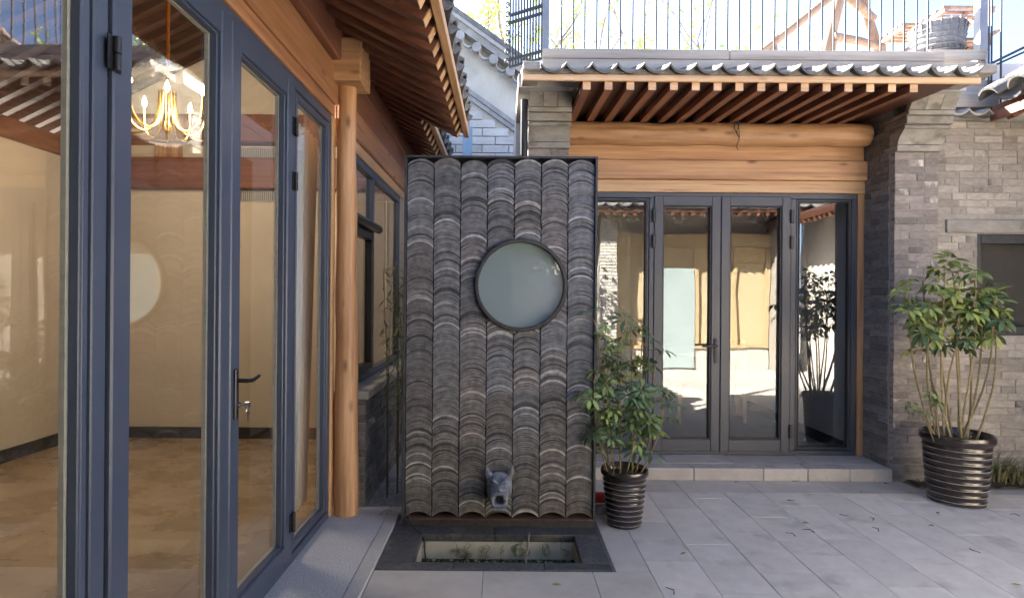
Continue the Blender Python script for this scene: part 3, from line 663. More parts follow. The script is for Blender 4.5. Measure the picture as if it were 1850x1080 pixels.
bleaf(DX[0] + .052, DX[1] - .039, DZ0 + .047, DZ1 - .052, .02, .02, .025, 'fixed_light', -.006)
e1 = bleaf(DX[1] + .005, DX[2] - .002, DZ0 + .03, DZ1 - .03, .082, .09, .11, 'door_leaf'); e2 = bleaf(DX[2] + .002, DX[3] + .003, DZ0 + .03, DZ1 - .03, .082, .09, .11, 'door_leaf')
bleaf(DX[3] + .057, DX[4] - .052, DZ0 + .047, DZ1 - .052, .02, .02, .025, 'fixed_light', -.006)
for o, x in ((e1, DX[1] + .002), (e2, DX[3] + .006)):
    for z in (2.25, 2.02, .32): box('hinge', black, o, x - .014, x + .014, YG - .062, YG - .0425, z - .06, z + .06, .004)
hx = DX[2] - .045
box('handle_plate', ironm, e1, hx - .014, hx + .014, YG - .052, YG - .0425, .93, 1.15, .003)
B().tube([(hx, YG - .052, 1.085), (hx, YG - .09, 1.085), (hx - .012, YG - .094, 1.085), (hx - .135, YG - .094, 1.082)], .0095, 10).build('door_handle', ironm, e1, True)
# timber front
box('jamb', wz, bhs, 3.19, 3.249, YG - .035, YG + .1, DZ0, DZ1, .004); box('jamb', wz, bhs, .545, .752, YG - .035, YG + .1, DZ0, DZ1, .004)
box('lintel_board', wpx, bhs, .545, 3.249, YG - .045, YG + .1, DZ1 + .0015, 2.572, .004)
box('lower_beam', wx, bhs, .545, 3.247, YG - .085, YG + .1, 2.5735, 2.745, .008)
box('upper_beam', wx, bhs, .545, 3.235, YG - .05, YG + .1, 2.7465, 2.90, .008)
pts = [(.5 + i * .1, 5.19 + .004 * math.sin(i * .9), 2.965 + .004 * math.sin(i * .6)) for i in range(27)] + [(3.215, 5.19, 2.965), (3.235, 5.19, 2.965)]
B().tube(pts, [.1 + .003 * math.sin(i * 1.3) for i in range(27)] + [.097, .075], 24).build('round_log', wx, bhs, True)
# eave
YE = 4.2
for k in range(16):
    x = .585 + k * .1567
    B().bar((x, YE, 3.028), (x, 5.3, 3.088), .056, .055).build('rafter', wby, bhs)
    B().box(x - .0275, x + .0275, YE - .005, YE + .001, 3.0, 3.056).build('rafter_end', wpx, bhs)
B().addm([(.545, YE, 3.06), (3.249, YE, 3.06), (3.249, 5.4, 3.122), (.545, 5.4, 3.122), (.545, YE, 3.08), (3.249, YE, 3.08), (3.249, 5.4, 3.142), (.545, 5.4, 3.142)], [(0, 1, 2, 3), (4, 5, 6, 7), (0, 1, 5, 4), (1, 2, 6, 5), (2, 3, 7, 6), (3, 0, 4, 7)]).build('roof_boards', deckx, bhs)
box('fascia', wpx, bhs, .12, 3.40, YE - .03, YE - .006, 3.055, 3.10, .004)
B().addm([(.12, YE - .0055, 3.1), (3.40, YE - .0055, 3.1), (3.40, 4.56, 3.252), (.12, 4.56, 3.252), (.12, YE - .0055, 3.15), (3.40, YE - .0055, 3.15), (3.40, 4.56, 3.275), (.12, 4.56, 3.275)], [(0, 1, 2, 3), (4, 5, 6, 7), (0, 1, 5, 4), (1, 2, 6, 5), (2, 3, 7, 6), (3, 0, 4, 7)]).build('roof_bed', mortar, bhs)
pt = pan_tile('roof_tile', .184, .22, .055, .017, rtile, -1, 12)
for k in range(17):
    x = .34 + k * .184
    for q in range(2): share('roof_tile', pt, bhs, (x, YE - .075 + q * .16, 3.15 + q * .05), (R(15), R(random.uniform(-1.5, 1.5)), 0), (1, 1, 1))
box('corner_stone', stonem, bhs, .125, .245, YE - .05, 4.5, 3.125, 3.185, .006); box('corner_stone', stonem, bhs, 3.365, 3.50, YE - .05, 4.5, 3.125, 3.19, .006)
box('flat_roof', plastg, bhs, .1, 3.6, 4.562, 9.5, 3.145, 3.25); box('flat_roof', plastg, bhs, 3.602, 6.3, 5.41, 9.5, 3.145, 3.25)
# end piers with corbelled heads
def pier(x0, x1, side):
    p = box('pier', mortar, bhs, x0 + .003, x1 - .003, 4.872, 5.45, -.01, 2.74)
    if side: 
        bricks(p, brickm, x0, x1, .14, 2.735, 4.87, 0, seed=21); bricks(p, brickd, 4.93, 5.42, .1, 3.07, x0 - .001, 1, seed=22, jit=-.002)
        box('plinth_stone', stonem, p, x0 - .012, x1 + .14, 4.845, 4.93, -.005, .135, .006)
        box('side_wall', mortar, bhs, x0 + .003, x0 + .3, 4.9, 5.45, 2.741, 3.24)
    else: bricks(p, brickm, x0, x1, 1.9, 2.735, 4.87, 0, seed=23)
    zz = [(2.742, 2.795, 4.83), (2.90, 2.932, 4.74), (2.934, 3.0, 4.715), (3.002, 3.04, 4.695)]
    for z0, z1, yf in zz: box('corbel_stone', stonem, bhs, x0 - .004, x1 + .004, yf, 5.0, z0, z1 - .002, .005)
    og = [(4.83, 2.796)] + [(4.83 - .075 * (t_ ** 1.7) , 2.796 + .102 * t_) for t_ in [i / 8 for i in range(1, 9)]] + [(5.0, 2.898), (5.0, 2.796)]
    B().prism(og, 0, x0, x1).build('ogee_stone', stonem, bhs, True)
    wd = (x1 - x0) / 3
    for k in range(3):
        a, b = x0 + k * wd + .002, x0 + (k + 1) * wd - .002
        B().addm([(a, 4.695, 3.041), (b, 4.695, 3.041), (b, 4.59, 3.25), (a, 4.59, 3.25), (a, 4.75, 3.041), (b, 4.75, 3.041), (b, 4.65, 3.25), (a, 4.65, 3.25)], [(0, 1, 2, 3), (4, 5, 6, 7), (0, 1, 5, 4), (1, 2, 6, 5), (2, 3, 7, 6), (3, 0, 4, 7)]).build('head_slab', stonem, bhs)
pier(3.25, 3.62, True); pier(.19, .535, False)
B().tube([(.155, 4.72, .0), (.155, 4.72, 3.1)], .03, 12).build('downpipe', black, bhs, True)
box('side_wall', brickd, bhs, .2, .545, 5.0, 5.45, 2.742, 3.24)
box('infill_board', deckx, bhs, .546, 3.249, 5.36, 5.42, 2.9015, 3.2)
# room behind the doors
box('room_floor', floorg, bhs, .2, 3.2, YG + .042, 9.0, .06, .098)
box('room_side_wall', plastg, bhs, 3.16, 3.24, YG + .102, 9.0, .099, 3.14); box('room_side_wall', plastg, bhs, .1, .2, YG + .16, 9.0, .099, 3.14); box('room_back_wall', plastg, bhs, .1, 3.24, 9.0, 9.1, .09, 3.14)
box('skirting', basem, bhs, 3.145, 3.1585, YG + .11, 8.99, .0995, .20); box('skirting', basem, bhs, .22, 3.144, 8.985, 8.9985, .0995, .20)
# terrace parapet boards
box('parapet_board', wgx, bhs, .285, 3.375, 4.49, 4.56, 3.265, 3.342, .004); 
for a, b in ((.285, 1.72), (1.722, 3.375)): box('parapet_board', wgx, bhs, a, b, 4.485, 4.56, 3.343, 3.418, .004)
pf = thing('picture_frame', 'small black picture frame with an ink drawing hung inside the door house', 'picture', (3.14, 5.62, 1.45))
b = B(); b.box(3.12, 3.158, 5.54, 5.56, 1.23, 1.68).box(3.12, 3.158, 5.69, 5.71, 1.23, 1.68).box(3.121, 3.157, 5.56, 5.69, 1.23, 1.26).box(3.121, 3.157, 5.56, 5.69, 1.62, 1.68); b.build('frame', black, pf)
box('drawing', paper, pf, 3.14, 3.15, 5.56, 5.69, 1.26, 1.62)
def chair(x, y, rz, label):
    M = Matrix.Translation((x, y, .098)) @ Matrix.Rotation(rz, 4, 'Z'); t = link('dining_chair', None, None, M); tag(t, label, 'chair', 'chairs in the room')
    def pbox(n, *a): 
        o = B().box(*a).build(n, wz, t, M=M); return o
    pbox('seat', -.21, .21, -.2, .2, .43, .465); pbox('backrest', -.2, .2, .18, .2, .62, .9)
    for sx_ in (-1, 1):
        for sy_ in (-1, 1): pbox('leg', sx_ * .19 - .018, sx_ * .19 + .018, sy_ * .18 - .018, sy_ * .18 + .018, .0, .43 if sy_ < 0 else .92)
chair(1.75, 6.7, R(15), 'wooden chair behind the door leaf with the handle'); chair(2.65, 6.9, R(-20), 'wooden chair by the wall with the picture frame')
tbl = thing('dining_table', 'wooden table with white top seen behind the door glass', 'table', (2.2, 7.4, .098))
box('table_top', whitep, tbl, 1.5, 2.9, 7.0, 7.8, .82, .86, .006)
for x in (1.56, 2.84):
    for y in (7.06, 7.74): box('leg', wz, tbl, x - .03, x + .03, y - .03, y + .03, .099, .819)
wi = B(); wi.tube([(2.02 + .012 * math.sin(i * 1.4), 5.075 - .012, 3.05 - i * .028) for i in range(10)], .004, 5); wi.tube([(2.0, 5.075, 3.06), (1.985, 5.06, 2.99), (2.01, 5.065, 2.94), (2.035, 5.065, 2.90), (2.03, 5.07, 2.99), (2.02, 5.08, 3.05)], .004, 5)
tag(wi.build('dangling_wire', ironm, None, True), 'short dark wire dangling in front of the round log', 'wire')

# =================================================================== TERRACE RAILING and things on the roof
rl = thing('terrace_railing', 'thin dark vertical bar railing on the roof terrace', 'railing', (1.85, 4.52, 3.42))
bm_ = newmesh('bar', *(lambda q: (q.v, q.f))(B().tube([(0, 0, 0), (0, 0, 1.02)], .0065, 6)), ironm)
xk = .43
while xk < 3.36: share('bar', bm_, rl, (xk + random.uniform(-.003, .003), 4.525, 3.418), (0, R(random.uniform(-.25, .25)), 0)); xk += .0917
box('top_rail', ironm, rl, .29, 3.6, 4.505, 4.545, 4.438, 4.47)
box('end_post', postm, rl, .285, .335, 4.50, 4.55, 3.419, 4.437, .004)
gt = thing('iron_gate_leaf', 'black wrought iron gate leaf with scrolled edge on the terrace', 'gate', (.2, 4.75, 3.25))
def gpt(u, z): return (.285 - .25 * u, 4.62 + .1 * u, z)
z0g, z1g = 3.36, 4.3
for z in (z0g, z0g + .06, 3.72, 3.78, 4.2): B().bar(gpt(0, z + .03), gpt(1, z), .02, .02).build('rail', ironm, gt)
for k in range(12):
    u = k / 11; B().bar(gpt(u, z0g + .03 * (1 - u)), gpt(u, z1g), .013).build('bar', ironm, gt)
for k in range(12):
    z = z0g + .05 + k * .075; B().tube([(gpt(1, 0)[0] - .022 + .02 * math.cos(a) * (1 - a / 12), 4.72, z + .028 * math.sin(a) * (1 - a / 12)) for a in [i * .6 for i in range(14)]], .006, 5).build('scroll', ironm, gt)
# log swing frame on the roof
sw = thing('log_frame', 'rustic frame of peeled logs standing on the roof terrace', 'frame', (2.9, 6.2, 3.25))
def pp(px, py, y): return Vector(((px - VX) * y / F, y, CH + (VY - py) * y / F))
def logs(lst):
    for i_, (a, b, r) in enumerate(lst):
        if i_ in (0, 1, 2, 6, 7) and a.z > 3.3: a = a + (a - b) * ((a.z - 3.26) / max(.2, (b.z - a.z)))
        B().tube([a, a.lerp(b, .5) + Vector((0, 0, .012)), b], [r, r * .95, r * .88], 10).build('log', wsz, sw, True)
logs([(pp(1365, 100, 6.0), pp(1500, -12, 6.0), .045), (pp(1485, 110, 6.1), pp(1525, -60, 6.1), .06), (pp(1585, 100, 6.3), pp(1535, -60, 6.15), .06), (pp(1500, 62, 6.05), pp(1590, 80, 6.25), .045), (pp(1382, 98, 6.0), pp(1402, 62, 6.0), .04), (pp(1500, -30, 6.05), pp(1575, 30, 6.2), .045), (pp(1496, 118, 6.1), pp(1503, 70, 6.05), .035), (pp(1400, 118, 6.0), pp(1395, 72, 6.0), .03)])
# stepped plant stand
fs = thing('plant_stand', 'stepped slatted wooden plant stand on the roof terrace', 'stand', (4.3, 5.9, 3.25))
for (pxa, pxb, pyy, ya, yb) in ((1625, 1720, 40, 6.1, 6.5), (1700, 1795, 8, 5.9, 6.4), (1715, 1790, 66, 5.6, 6.0)):
    a = pp(pxa, pyy, ya); b = pp(pxb, pyy, ya)
    for k in range(6):
        y = ya + (yb - ya) * k / 5; B().box(a.x, b.x, y, y + .045, a.z, a.z + .022).build('slat', wsz, fs)
    for x in (a.x + .03, b.x - .03): B().box(x - .02, x + .02, ya, yb + .04, a.z - .045, a.z - .001).build('bearer', wsz, fs)
    for x in (a.x + .05, b.x - .05): B().box(x - .022, x + .022, yb - .04, yb, 3.251, a.z - .046).build('leg', wsz, fs)
B().bar(pp(1625, 90, 6.0), pp(1770, 2, 6.0), .06, .03).build('stringer', wsz, fs)
B().bar(pp(1705, 110, 5.7), pp(1800, 48, 5.9), .05, .03).build('stringer', wsz, fs)
wb = thing('wicker_basket', 'round grey woven basket on the roof terrace', 'basket', (pp(1690, 100, 5.3).x, 5.3, 3.676))
bc = pp(1690, 118, 5.3); B().lathe([(.15, 0), (.20, .12), (.215, .3), (.205, .31), (.19, .14), (.14, .01)], 28, (bc.x, bc.y, 3.676)).build('body', wick, wb, True)
for k in range(6): B().lathe([(.19 + .004 * k, .03 + k * .05), (.208 + .003 * k, .04 + k * .05), (.19 + .004 * k, .052 + k * .05)], 28, (bc.x, bc.y, 3.676)).build('weave_band', wick, wb)
for k in range(18):
    a = k * 2 * math.pi / 18; B().bar((bc.x + .17 * math.cos(a), bc.y + .17 * math.sin(a), 3.685), (bc.x + .222 * math.cos(a), bc.y + .222 * math.sin(a), 3.98), .02, .008).build('stake', wick, wb)
ck = thing('slatted_crate', 'grey slatted crate carrying the woven basket on the terrace', 'crate', (bc.x, bc.y, 3.25))
for k in range(5):
    for sgn in (-1, 1): box('slat', wgx, ck, bc.x - .24, bc.x + .24, bc.y + sgn * .24 - .01, bc.y + sgn * .24 + .01, 3.27 + k * .08, 3.33 + k * .08)
box('top', wgx, ck, bc.x - .25, bc.x + .25, bc.y - .25, bc.y + .25, 3.652, 3.675)
for sx_ in (-1, 1):
    for sy_ in (-1, 1): box('corner_post', wgx, ck, bc.x + sx_ * .23 - .02, bc.x + sx_ * .23 + .02, bc.y + sy_ * .21 - .019, bc.y + sy_ * .21 + .019, 3.2505, 3.651)
def rpost(px, y, w_, m, lab):
    p = pp(px, 60, y); o = box('terrace_post', m, None, p.x - w_ / 2, p.x + w_ / 2, y - w_ / 2, y + w_ / 2, 3.2505, 4.6, .004); tag(o, lab, 'post')
rpost(1769, 5.5, .085, postm, 'thick blue-grey square post beside the plant stand')
rpost(1691, 6.6, .06, postm, 'slender grey post rising behind the woven basket')
sr = thing('stair_railing', 'dark sloping stair handrail with thin bars behind the wall', 'railing', (4.3, 5.2, 3.25))
B().tube([pp(1780, 112, 5.0), pp(1880, 62, 4.9)], .011, 8).build('handrail', ironm, sr, True); B().tube([pp(1784, 116, 5.0), pp(1884, 70, 4.9)], .009, 8).build('lower_rail', ironm, sr, True)
for px in (1783, 1788, 1805): a = pp(px, 0, 5.0); B().tube([(a.x, 5.0, 3.12 + .01), (a.x, 5.0, 4.3)], .0075, 6).build('bar', ironm, sr)
box('white_parapet', whitep, None, 4.28, 6.3, 5.2, 5.3, 3.2505, 3.62); tag(bpy.data.objects['white_parapet'], 'low whitewashed parapet behind the sloping handrail', 'wall')

# =================================================================== BRICK WALL (right) with window
YW = 4.95
rwl = thing('brick_wall', 'pale grey brick wall with a dark framed window and stone lintel', 'wall', (4.6, 5.0, 0))
cr = B(); WX0, WX1, WZ0, WZ1 = 4.01, 5.0, 1.215, 2.075
cr.box(3.622, WX0, YW + .002, 5.4, -.01, 3.02).box(WX1, 6.3, YW + .002, 5.4, -.01, 3.02).box(WX0, WX1, YW + .002, 5.4, -.01, WZ0).box(WX0, WX1, YW + .002, 5.4, WZ1, 3.02)
cr.build('core', mortar, rwl)
bricks(rwl, brickp, 3.605, 4.86, 0.0, 3.03, YW, 0, holes=((WX0, WX1, WZ0, WZ1), (3.735, 5.2, 2.085, 2.19)), seed=41)
box('rest_of_wall', brickp, rwl, 4.862, 6.3, YW - .003, YW + .001, 0, 1.2)
box('lintel', stonem, rwl, 3.74, 5.2, YW - .022, YW + .03, 2.082, 2.192, .006)
wf = B(); wf.box(WX0, WX0 + .05, YW + .02, YW + .1, WZ0, WZ1, .004).box(WX1 - .05, WX1, YW + .02, YW + .1, WZ0, WZ1, .004).box(WX0 + .05, WX1 - .05, YW + .02, YW + .1, WZ0, WZ0 + .075, .004).box(WX0 + .05, WX1 - .05, YW + .02, YW + .1, WZ1 - .08, WZ1, .004)
wfo = wf.build('window', ironm, rwl); box('pane', gl_w, wfo, WX0 + .05, WX1 - .05, YW + .06, YW + .064, WZ0 + .075, WZ1 - .08)
box('blind', mat('window_blind', (.15, .145, .135), (.2, .19, .18), (3, 3, 3), .9), wfo, WX0 + .05, WX1 - .05, YW + .14, YW + .15, WZ0 + .02, WZ1 - .02); box('inner_frame', alu, wfo, WX0 + .052, WX0 + .075, YW + .065, YW + .1, WZ0 + .076, WZ1 - .081)
box('dark_stop', ironm, wfo, WX0 + .01, WX1 - .01, YW + .2, YW + .22, WZ0, WZ1)
ct = pan_tile('coping_tile', .17, .3, .045, .018, rtilel, -1, 10)
for k in range(4): share('coping_tile', ct, rwl, (3.75 + k * .165, YW - .13, 3.08 + .0), (R(8), 0, 0))
box('coping_bed', rtilel, rwl, 3.625, 6.3, YW + .03, 5.4, 3.022, 3.09); box('coping_course', wgx, rwl, 3.635, 4.2, YW + .01, 5.3, 3.15, 3.26, .005); box('coping_course', wgx, rwl, 3.6, 4.3, YW + .06, 5.3, 3.262, 3.40, .005)

# =================================================================== SIDE HOUSE (eave entering at the right)
sh = thing('side_house', 'neighbouring wing whose brown rafter eave pokes in above the brick wall', 'house', (4.9, 3.6, 0))
box('wall', brickm, sh, 5.0, 5.2, 3.4, 4.92, -.005, 3.4)
def zs(x): return 3.02 + (x - 4.10) * .5
y = 3.42
while y < 4.86:
    B().bar((4.10, y, zs(4.10)), (5.4, y, zs(5.4)), .062, .07).build('rafter', wbx, sh); y += .19
B().addm([(4.06, 3.4, zs(4.06) + .04), (5.6, 3.4, zs(5.6) + .04), (5.6, 4.87, zs(5.6) + .04), (4.06, 4.87, zs(4.06) + .04), (4.06, 3.4, zs(4.06) + .12), (5.6, 3.4, zs(5.6) + .12), (5.6, 4.87, zs(5.6) + .12), (4.06, 4.87, zs(4.06) + .12)], [(0, 1, 2, 3), (4, 5, 6, 7), (0, 1, 5, 4), (1, 2, 6, 5), (2, 3, 7, 6), (3, 0, 4, 7)]).build('roof_boards', wby, sh)
box('fascia', wby, sh, 4.04, 4.08, 3.4, 4.87, zs(4.06) + .0, zs(4.06) + .075, .004)
pl_ = pan_tile('eave_tile', .272, .34, .075, .018, rtile, -1, 12); pcl = pan_tile('cover_tile', .18, .36, .07, .02, rtile, 1, 12)
y = 3.5
while y < 4.9:
    for k in range(3):
        share('eave_tile', pl_, sh, (3.98 + k * .26, y, zs(3.98 + k * .26) + .21), (math.atan(.5) + R(3), 0, R(-90)))
        share('cover_tile', pcl, sh, (3.94 + k * .26, y + .14, zs(3.98 + k * .26) + .20), (math.atan(.5) + R(3), 0, R(-90)))
    y += .28

# =================================================================== GABLE HOUSE (behind)
gh = thing('gable_house', 'pale plastered gable with round tile ends and light brick behind', 'house', (-.3, 7.5, 0))
YGa = 7.4
def gz(x): return 4.376 - (x - .21) * .70
B().prism([(-2.6, -.01), (1.6, -.01), (1.6, gz(1.6)), (-1.9, gz(-1.9)), (-2.6, gz(-1.9) - .49)], 1, YGa + .02, YGa + .3).build('wall', plastw, gh)
def rake(name, m, o0, o1, y0, y1):
    B().prism([(-1.95, gz(-1.95) + o0), (1.7, gz(1.7) + o0), (1.7, gz(1.7) + o1), (-1.95, gz(-1.95) + o1)], 1, y0, y1).build(name, m, gh)
rake('verge', rtilel, -.10, .0, YGa - .16, YGa + .3); rake('verge_cap', rtilel, .001, .05, YGa - .19, YGa + .3); rake('verge_ridge', rtile, .051, .16, YGa - .12, YGa + .2)
x = -1.2
disc = newmesh('tile_end', *(lambda q: (q.v, q.f))(B().tube([(0, -.03, 0), (0, .06, 0)], .06, 16)), rtilel)
drip = pan_tile('drip_tile', .17, .08, .07, .02, rtilel, -1, 10)
k = 0
while x < .4:
    if k % 2 == 0: share('tile_end', disc, gh, (x, YGa - .13, gz(x) - .17))
    else: share('drip_tile', drip, gh, (x, YGa - .15, gz(x) - .17), (0, R(35), 0))
    x += .105; k += 1
rake('rake_moulding', rtilel, -.84, -.78, YGa - .03, YGa + .019); rake('rake_moulding', rtilel, -.775, -.71, YGa - .05, YGa + .019)
me = unit_brick(brickw); rnd = random.Random(9)
for r in range(16):
    z = 2.75 + r * .105; x = -.95 - (r % 2) * .17
    while x < .5:
        if z < gz(x + .17) - .95: share('brick', me, gh, (x + .16, YGa + .005 + rnd.uniform(-.003, .003), z), (0, 0, 0), (.325 / .235, 1, .096 / .0555))
        x += .335
box('blue_shutter', bluep, gh, -.50, -.385, YGa - .5, YGa - .48, 2.9, 3.52); bpy.data.objects['blue_shutter']['label'] = 'sky blue painted shutter strip'

# =================================================================== SUNLIT HOUSE (opposite, seen in the door glass)
oh = thing('sunlit_house', 'sunlit house with yellow blinds mirrored in the door glass', 'house', (3.8, -2.3, 0))
YO = -2.0
box('wall', mat('shade_blue_render', (.12, .15, .17), (.30, .33, .34), (1.6, 1.6, 1.6), .9, .1, 40, contrast=(.4, .62)), oh, -3.6, 2.0, YO - .25, YO, -.01, 3.5); box('wall', plastg, oh, 2.0, 6.3, YO - .25, YO - .12, -.01, 3.5)  # wall shade and soft sun blotches put into the blue-grey colour
p1 = box('pier', mortar, oh, 2.02, 2.34, YO - .1, YO + .45, -.01, 3.2); p2 = box('pier', mortar, oh, 5.75, 6.1, YO - .1, YO + .45, -.01, 3.2)
mb = unit_brick(brickw)
for p_, a0, a1 in ((p1, 2.0, 2.36), (p2, 5.73, 6.12)):
    for r in range(48):
        x = a0 - (r % 2) * .12
        while x < a1 - .02:
            b0, b1 = max(a0, x), min(a1, x + .245)
            if b1 - b0 > .03: share('brick', mb, p_, ((b0 + b1) / 2, YO + .45, .033 + r * .0665), (0, 0, 0), ((b1 - b0 - .009) / .235, 1, 1))
            x += .245
box('wall_panel', plastw, oh, .12, 1.0, YO, YO + .03, 1.25, 2.12); box('window_head', brassp, oh, .05, 1.1, YO, YO + .06, 2.18, 2.34, .01)  # pale panel added so bright sun spots show in the round window
box('lower_wall', brickw, oh, 2.36, 5.73, YO - .1, YO, -.01, .45)
box('sill', brassp, oh, 2.36, 5.73, YO - .1, YO + .05, .452, .52)
for a, b in ((2.36, 2.48), (3.24, 3.34), (4.1, 4.2), (4.95, 5.03), (5.62, 5.73)): box('post', brassp, oh, a, b, YO - .1, YO + .04, .522, 2.62)
for a, b in ((2.482, 3.238), (4.202, 4.948), (5.032, 5.618)): box('blind', blindm, oh, a, b, YO - .08, YO - .04, .522, 2.3); 
for a, b in ((2.482, 3.238), (4.202, 4.948), (5.032, 5.618)): box('transom', brassp, oh, a, b, YO - .08, YO + .02, 2.302, 2.618)
box('door', paledoor, oh, 3.342, 4.098, YO - .05, YO + .06, .03, 2.16); box('transom', brassp, oh, 3.342, 4.098, YO - .08, YO + .02, 2.162, 2.618)
box('beam', brassp, oh, 2.36, 5.73, YO - .1, YO + .08, 2.622, 2.9); 
x = -1.0
while x < 6.4: B().bar((x, -1.05, 3.2), (x, YO - .2, 3.62), .062, .07).build('rafter', wby, oh); x += .19
B().addm([(-1.3, -1.03, 3.235), (6.5, -1.03, 3.235), (6.5, -2.6, 3.93), (-1.3, -2.6, 3.93), (-1.3, -1.03, 3.33), (6.5, -1.03, 3.33), (6.5, -2.6, 4.03), (-1.3, -2.6, 4.03)], [(0, 1, 2, 3), (4, 5, 6, 7), (0, 1, 5, 4), (1, 2, 6, 5), (2, 3, 7, 6), (3, 0, 4, 7)]).build('roof_boards', deckx, oh)
po = pan_tile('eave_tile', .26, .3, .075, .018, rtile, -1, 10); x = -1.1
while x < 6.4: share('eave_tile', po, oh, (x, -.93, 3.40), (R(24), 0, R(180))); x += .27

ew = thing('plaster_house', 'cream plastered house with deep eave closing the courtyard, mirrored in the door glass', 'house', (6.6, 0, 0))
box('wall', mat('cream_plaster', (.58, .53, .46), (.68, .63, .55), (1.5, 1.5, 1.5), .9, .1, 40), ew, 6.5, 6.75, -2.2, 4.9, -.01, 3.5)
y = -2.1
while y < 3.3: B().bar((5.72, y, 3.0), (6.9, y, 3.5), .062, .07).build('rafter', wbx, ew); y += .19
B().addm([(5.7, -2.2, 3.04), (7.4, -2.2, 3.76), (7.4, 3.4, 3.76), (5.7, 3.4, 3.04), (5.7, -2.2, 3.15), (7.4, -2.2, 3.87), (7.4, 3.4, 3.87), (5.7, 3.4, 3.15)], [(0, 1, 2, 3), (4, 5, 6, 7), (0, 1, 5, 4), (1, 2, 6, 5), (2, 3, 7, 6), (3, 0, 4, 7)]).build('roof_boards', decky, ew)

# =================================================================== POTTED PLANTS
def ribbed_pot(parent, c, R0, R1, h, n):
    """glazed pot: base radius R0, rim radius R1, n raised ridges with paler crests"""
    prof = [(.001, .0), (R0 * .96, 0), (R0 * 1.02, .006)]
    zs_ = [h * (.06 + .74 * k / (n - 1)) for k in range(n)]
    def rad(z): return R0 + (R1 * .93 - R0) * (z / h) ** .85
    step = zs_[1] - zs_[0]
    for z in zs_:
        prof += [(rad(z - step * .42) - .001, z - step * .42), (rad(z) + .0015, z - step * .2), (rad(z) + .0045, z - step * .08)]
        prof += [(rad(z) + .0045, z + step * .08), (rad(z) + .001, z + step * .2)]
    prof += [(rad(h * .86), h * .86), (R1 * .96, h * .885), (R1, h * .91), (R1 * 1.005, h * .96), (R1 * .985, h * .995), (R1 * .955, h), (R1 * .92, h * .985), (R1 * .86, h * .86), (.001, h * .85)]
    po_ = B().lathe(prof, 56, c).build('pot', potm, parent, True)
    for z in zs_:
        r = rad(z) + .0046; B().lathe([(r - .003, z - step * .085), (r + .0008, z - step * .05), (r + .0008, z + step * .02), (r - .003, z + step * .05)], 56, c).build('ridge', potl, po_, True)
    so_ = B().lathe([(.001, h * .885), (R1 * .5, h * .88), (R1 * .87, h * .875)], 24, c).build('soil', soilm, parent, True)
    return po_
def palmate(m, seed, nl, ln, wd, droop):
    """one umbrella-shaped leaf: nl leaflets round the tip of its stalk"""
    rnd = random.Random(seed); v = []; f = []
    for k in range(nl):
        a = 2 * math.pi * k / nl * .93 + rnd.uniform(-.12, .12); L = ln * rnd.uniform(.75, 1.1); w_ = wd * rnd.uniform(.85, 1.1); c, s = math.cos(a), math.sin(a); o = len(v); d = droop * rnd.uniform(.6, 1.4); tw = rnd.uniform(-.35, .35)
        for j, (t_, ww) in enumerate(((0, .05), (.14, .10), (.32, .72), (.55, 1.), (.8, .72), (1., .04))):
            r = .012 + L * t_ * (1 - .12 * d * t_); z = L * (.16 * t_ - d * t_ * t_)
            for q in (-1, 0, 1):
                hw = q * w_ / 2 * ww; v.append((c * r - s * hw, s * r + c * hw, z + (0.25 * abs(hw)) + tw * hw))
        for j in range(5):
            for q in range(2): i = o + j * 3 + q; f.append((i, i + 1, i + 4, i + 3))
    # petiole
    st_ = B().tube([(0, 0, 0), (.0, 0, -.03)], .0028, 4); k = len(v); v += [tuple(p) for p in st_.v]; f += [tuple(i + k for i in q) for q in st_.f]
    me = newmesh('leaf', v, f, m, True); return me
def plant(parent, c, zsoil, stems, leaves, ms, seed, rs=.006):
    """stems: list of point lists; leaves: count per stem, scattered near its upper part"""
    rnd = random.Random(seed)
    meshes = [palmate(m, seed + i, n_, ln, wd, dr) for i, (m, n_, ln, wd, dr) in enumerate(ms)]
    for pts, (lo, hi, cnt, spread) in zip(stems, leaves):
        P_ = [Vector(p) for p in pts]
        B().tube(P_, [rs * (1.15 - .55 * i / (len(P_) - 1)) for i in range(len(P_))], 6).build('stem', stemm, parent, True)
        for k in range(cnt):
            t_ = lo + (hi - lo) * (k + rnd.random()) / cnt; x = t_ * (len(P_) - 1); i = min(int(x), len(P_) - 2); p = P_[i].lerp(P_[i + 1], x - i)
            a = rnd.uniform(0, 6.28); el = rnd.uniform(.0, .9) if t_ < .93 else rnd.uniform(.6, 1.5); L = spread * rnd.uniform(.5, 1.1)
            d = Vector((math.cos(a) * math.cos(el), math.sin(a) * math.cos(el), math.sin(el))); q = p + d * L
            B().tube([p, p + d * L * .5 + Vector((0, 0, .012)), q], [.0028, .0022, .0022], 4, False).build('leaf_stalk', stemm, parent)
            s_ = rnd.uniform(.75, 1.2); tl = rnd.uniform(.1, .75)
            share('leaf', rnd.choice(meshes), parent, q, (tl * math.sin(a) * -1, tl * math.cos(a), rnd.uniform(0, 6.28)) if False else (rnd.uniform(-.25, .25) - tl * math.sin(a), tl * math.cos(a), rnd.uniform(0, 6.28) * 0), (s_, s_, s_))
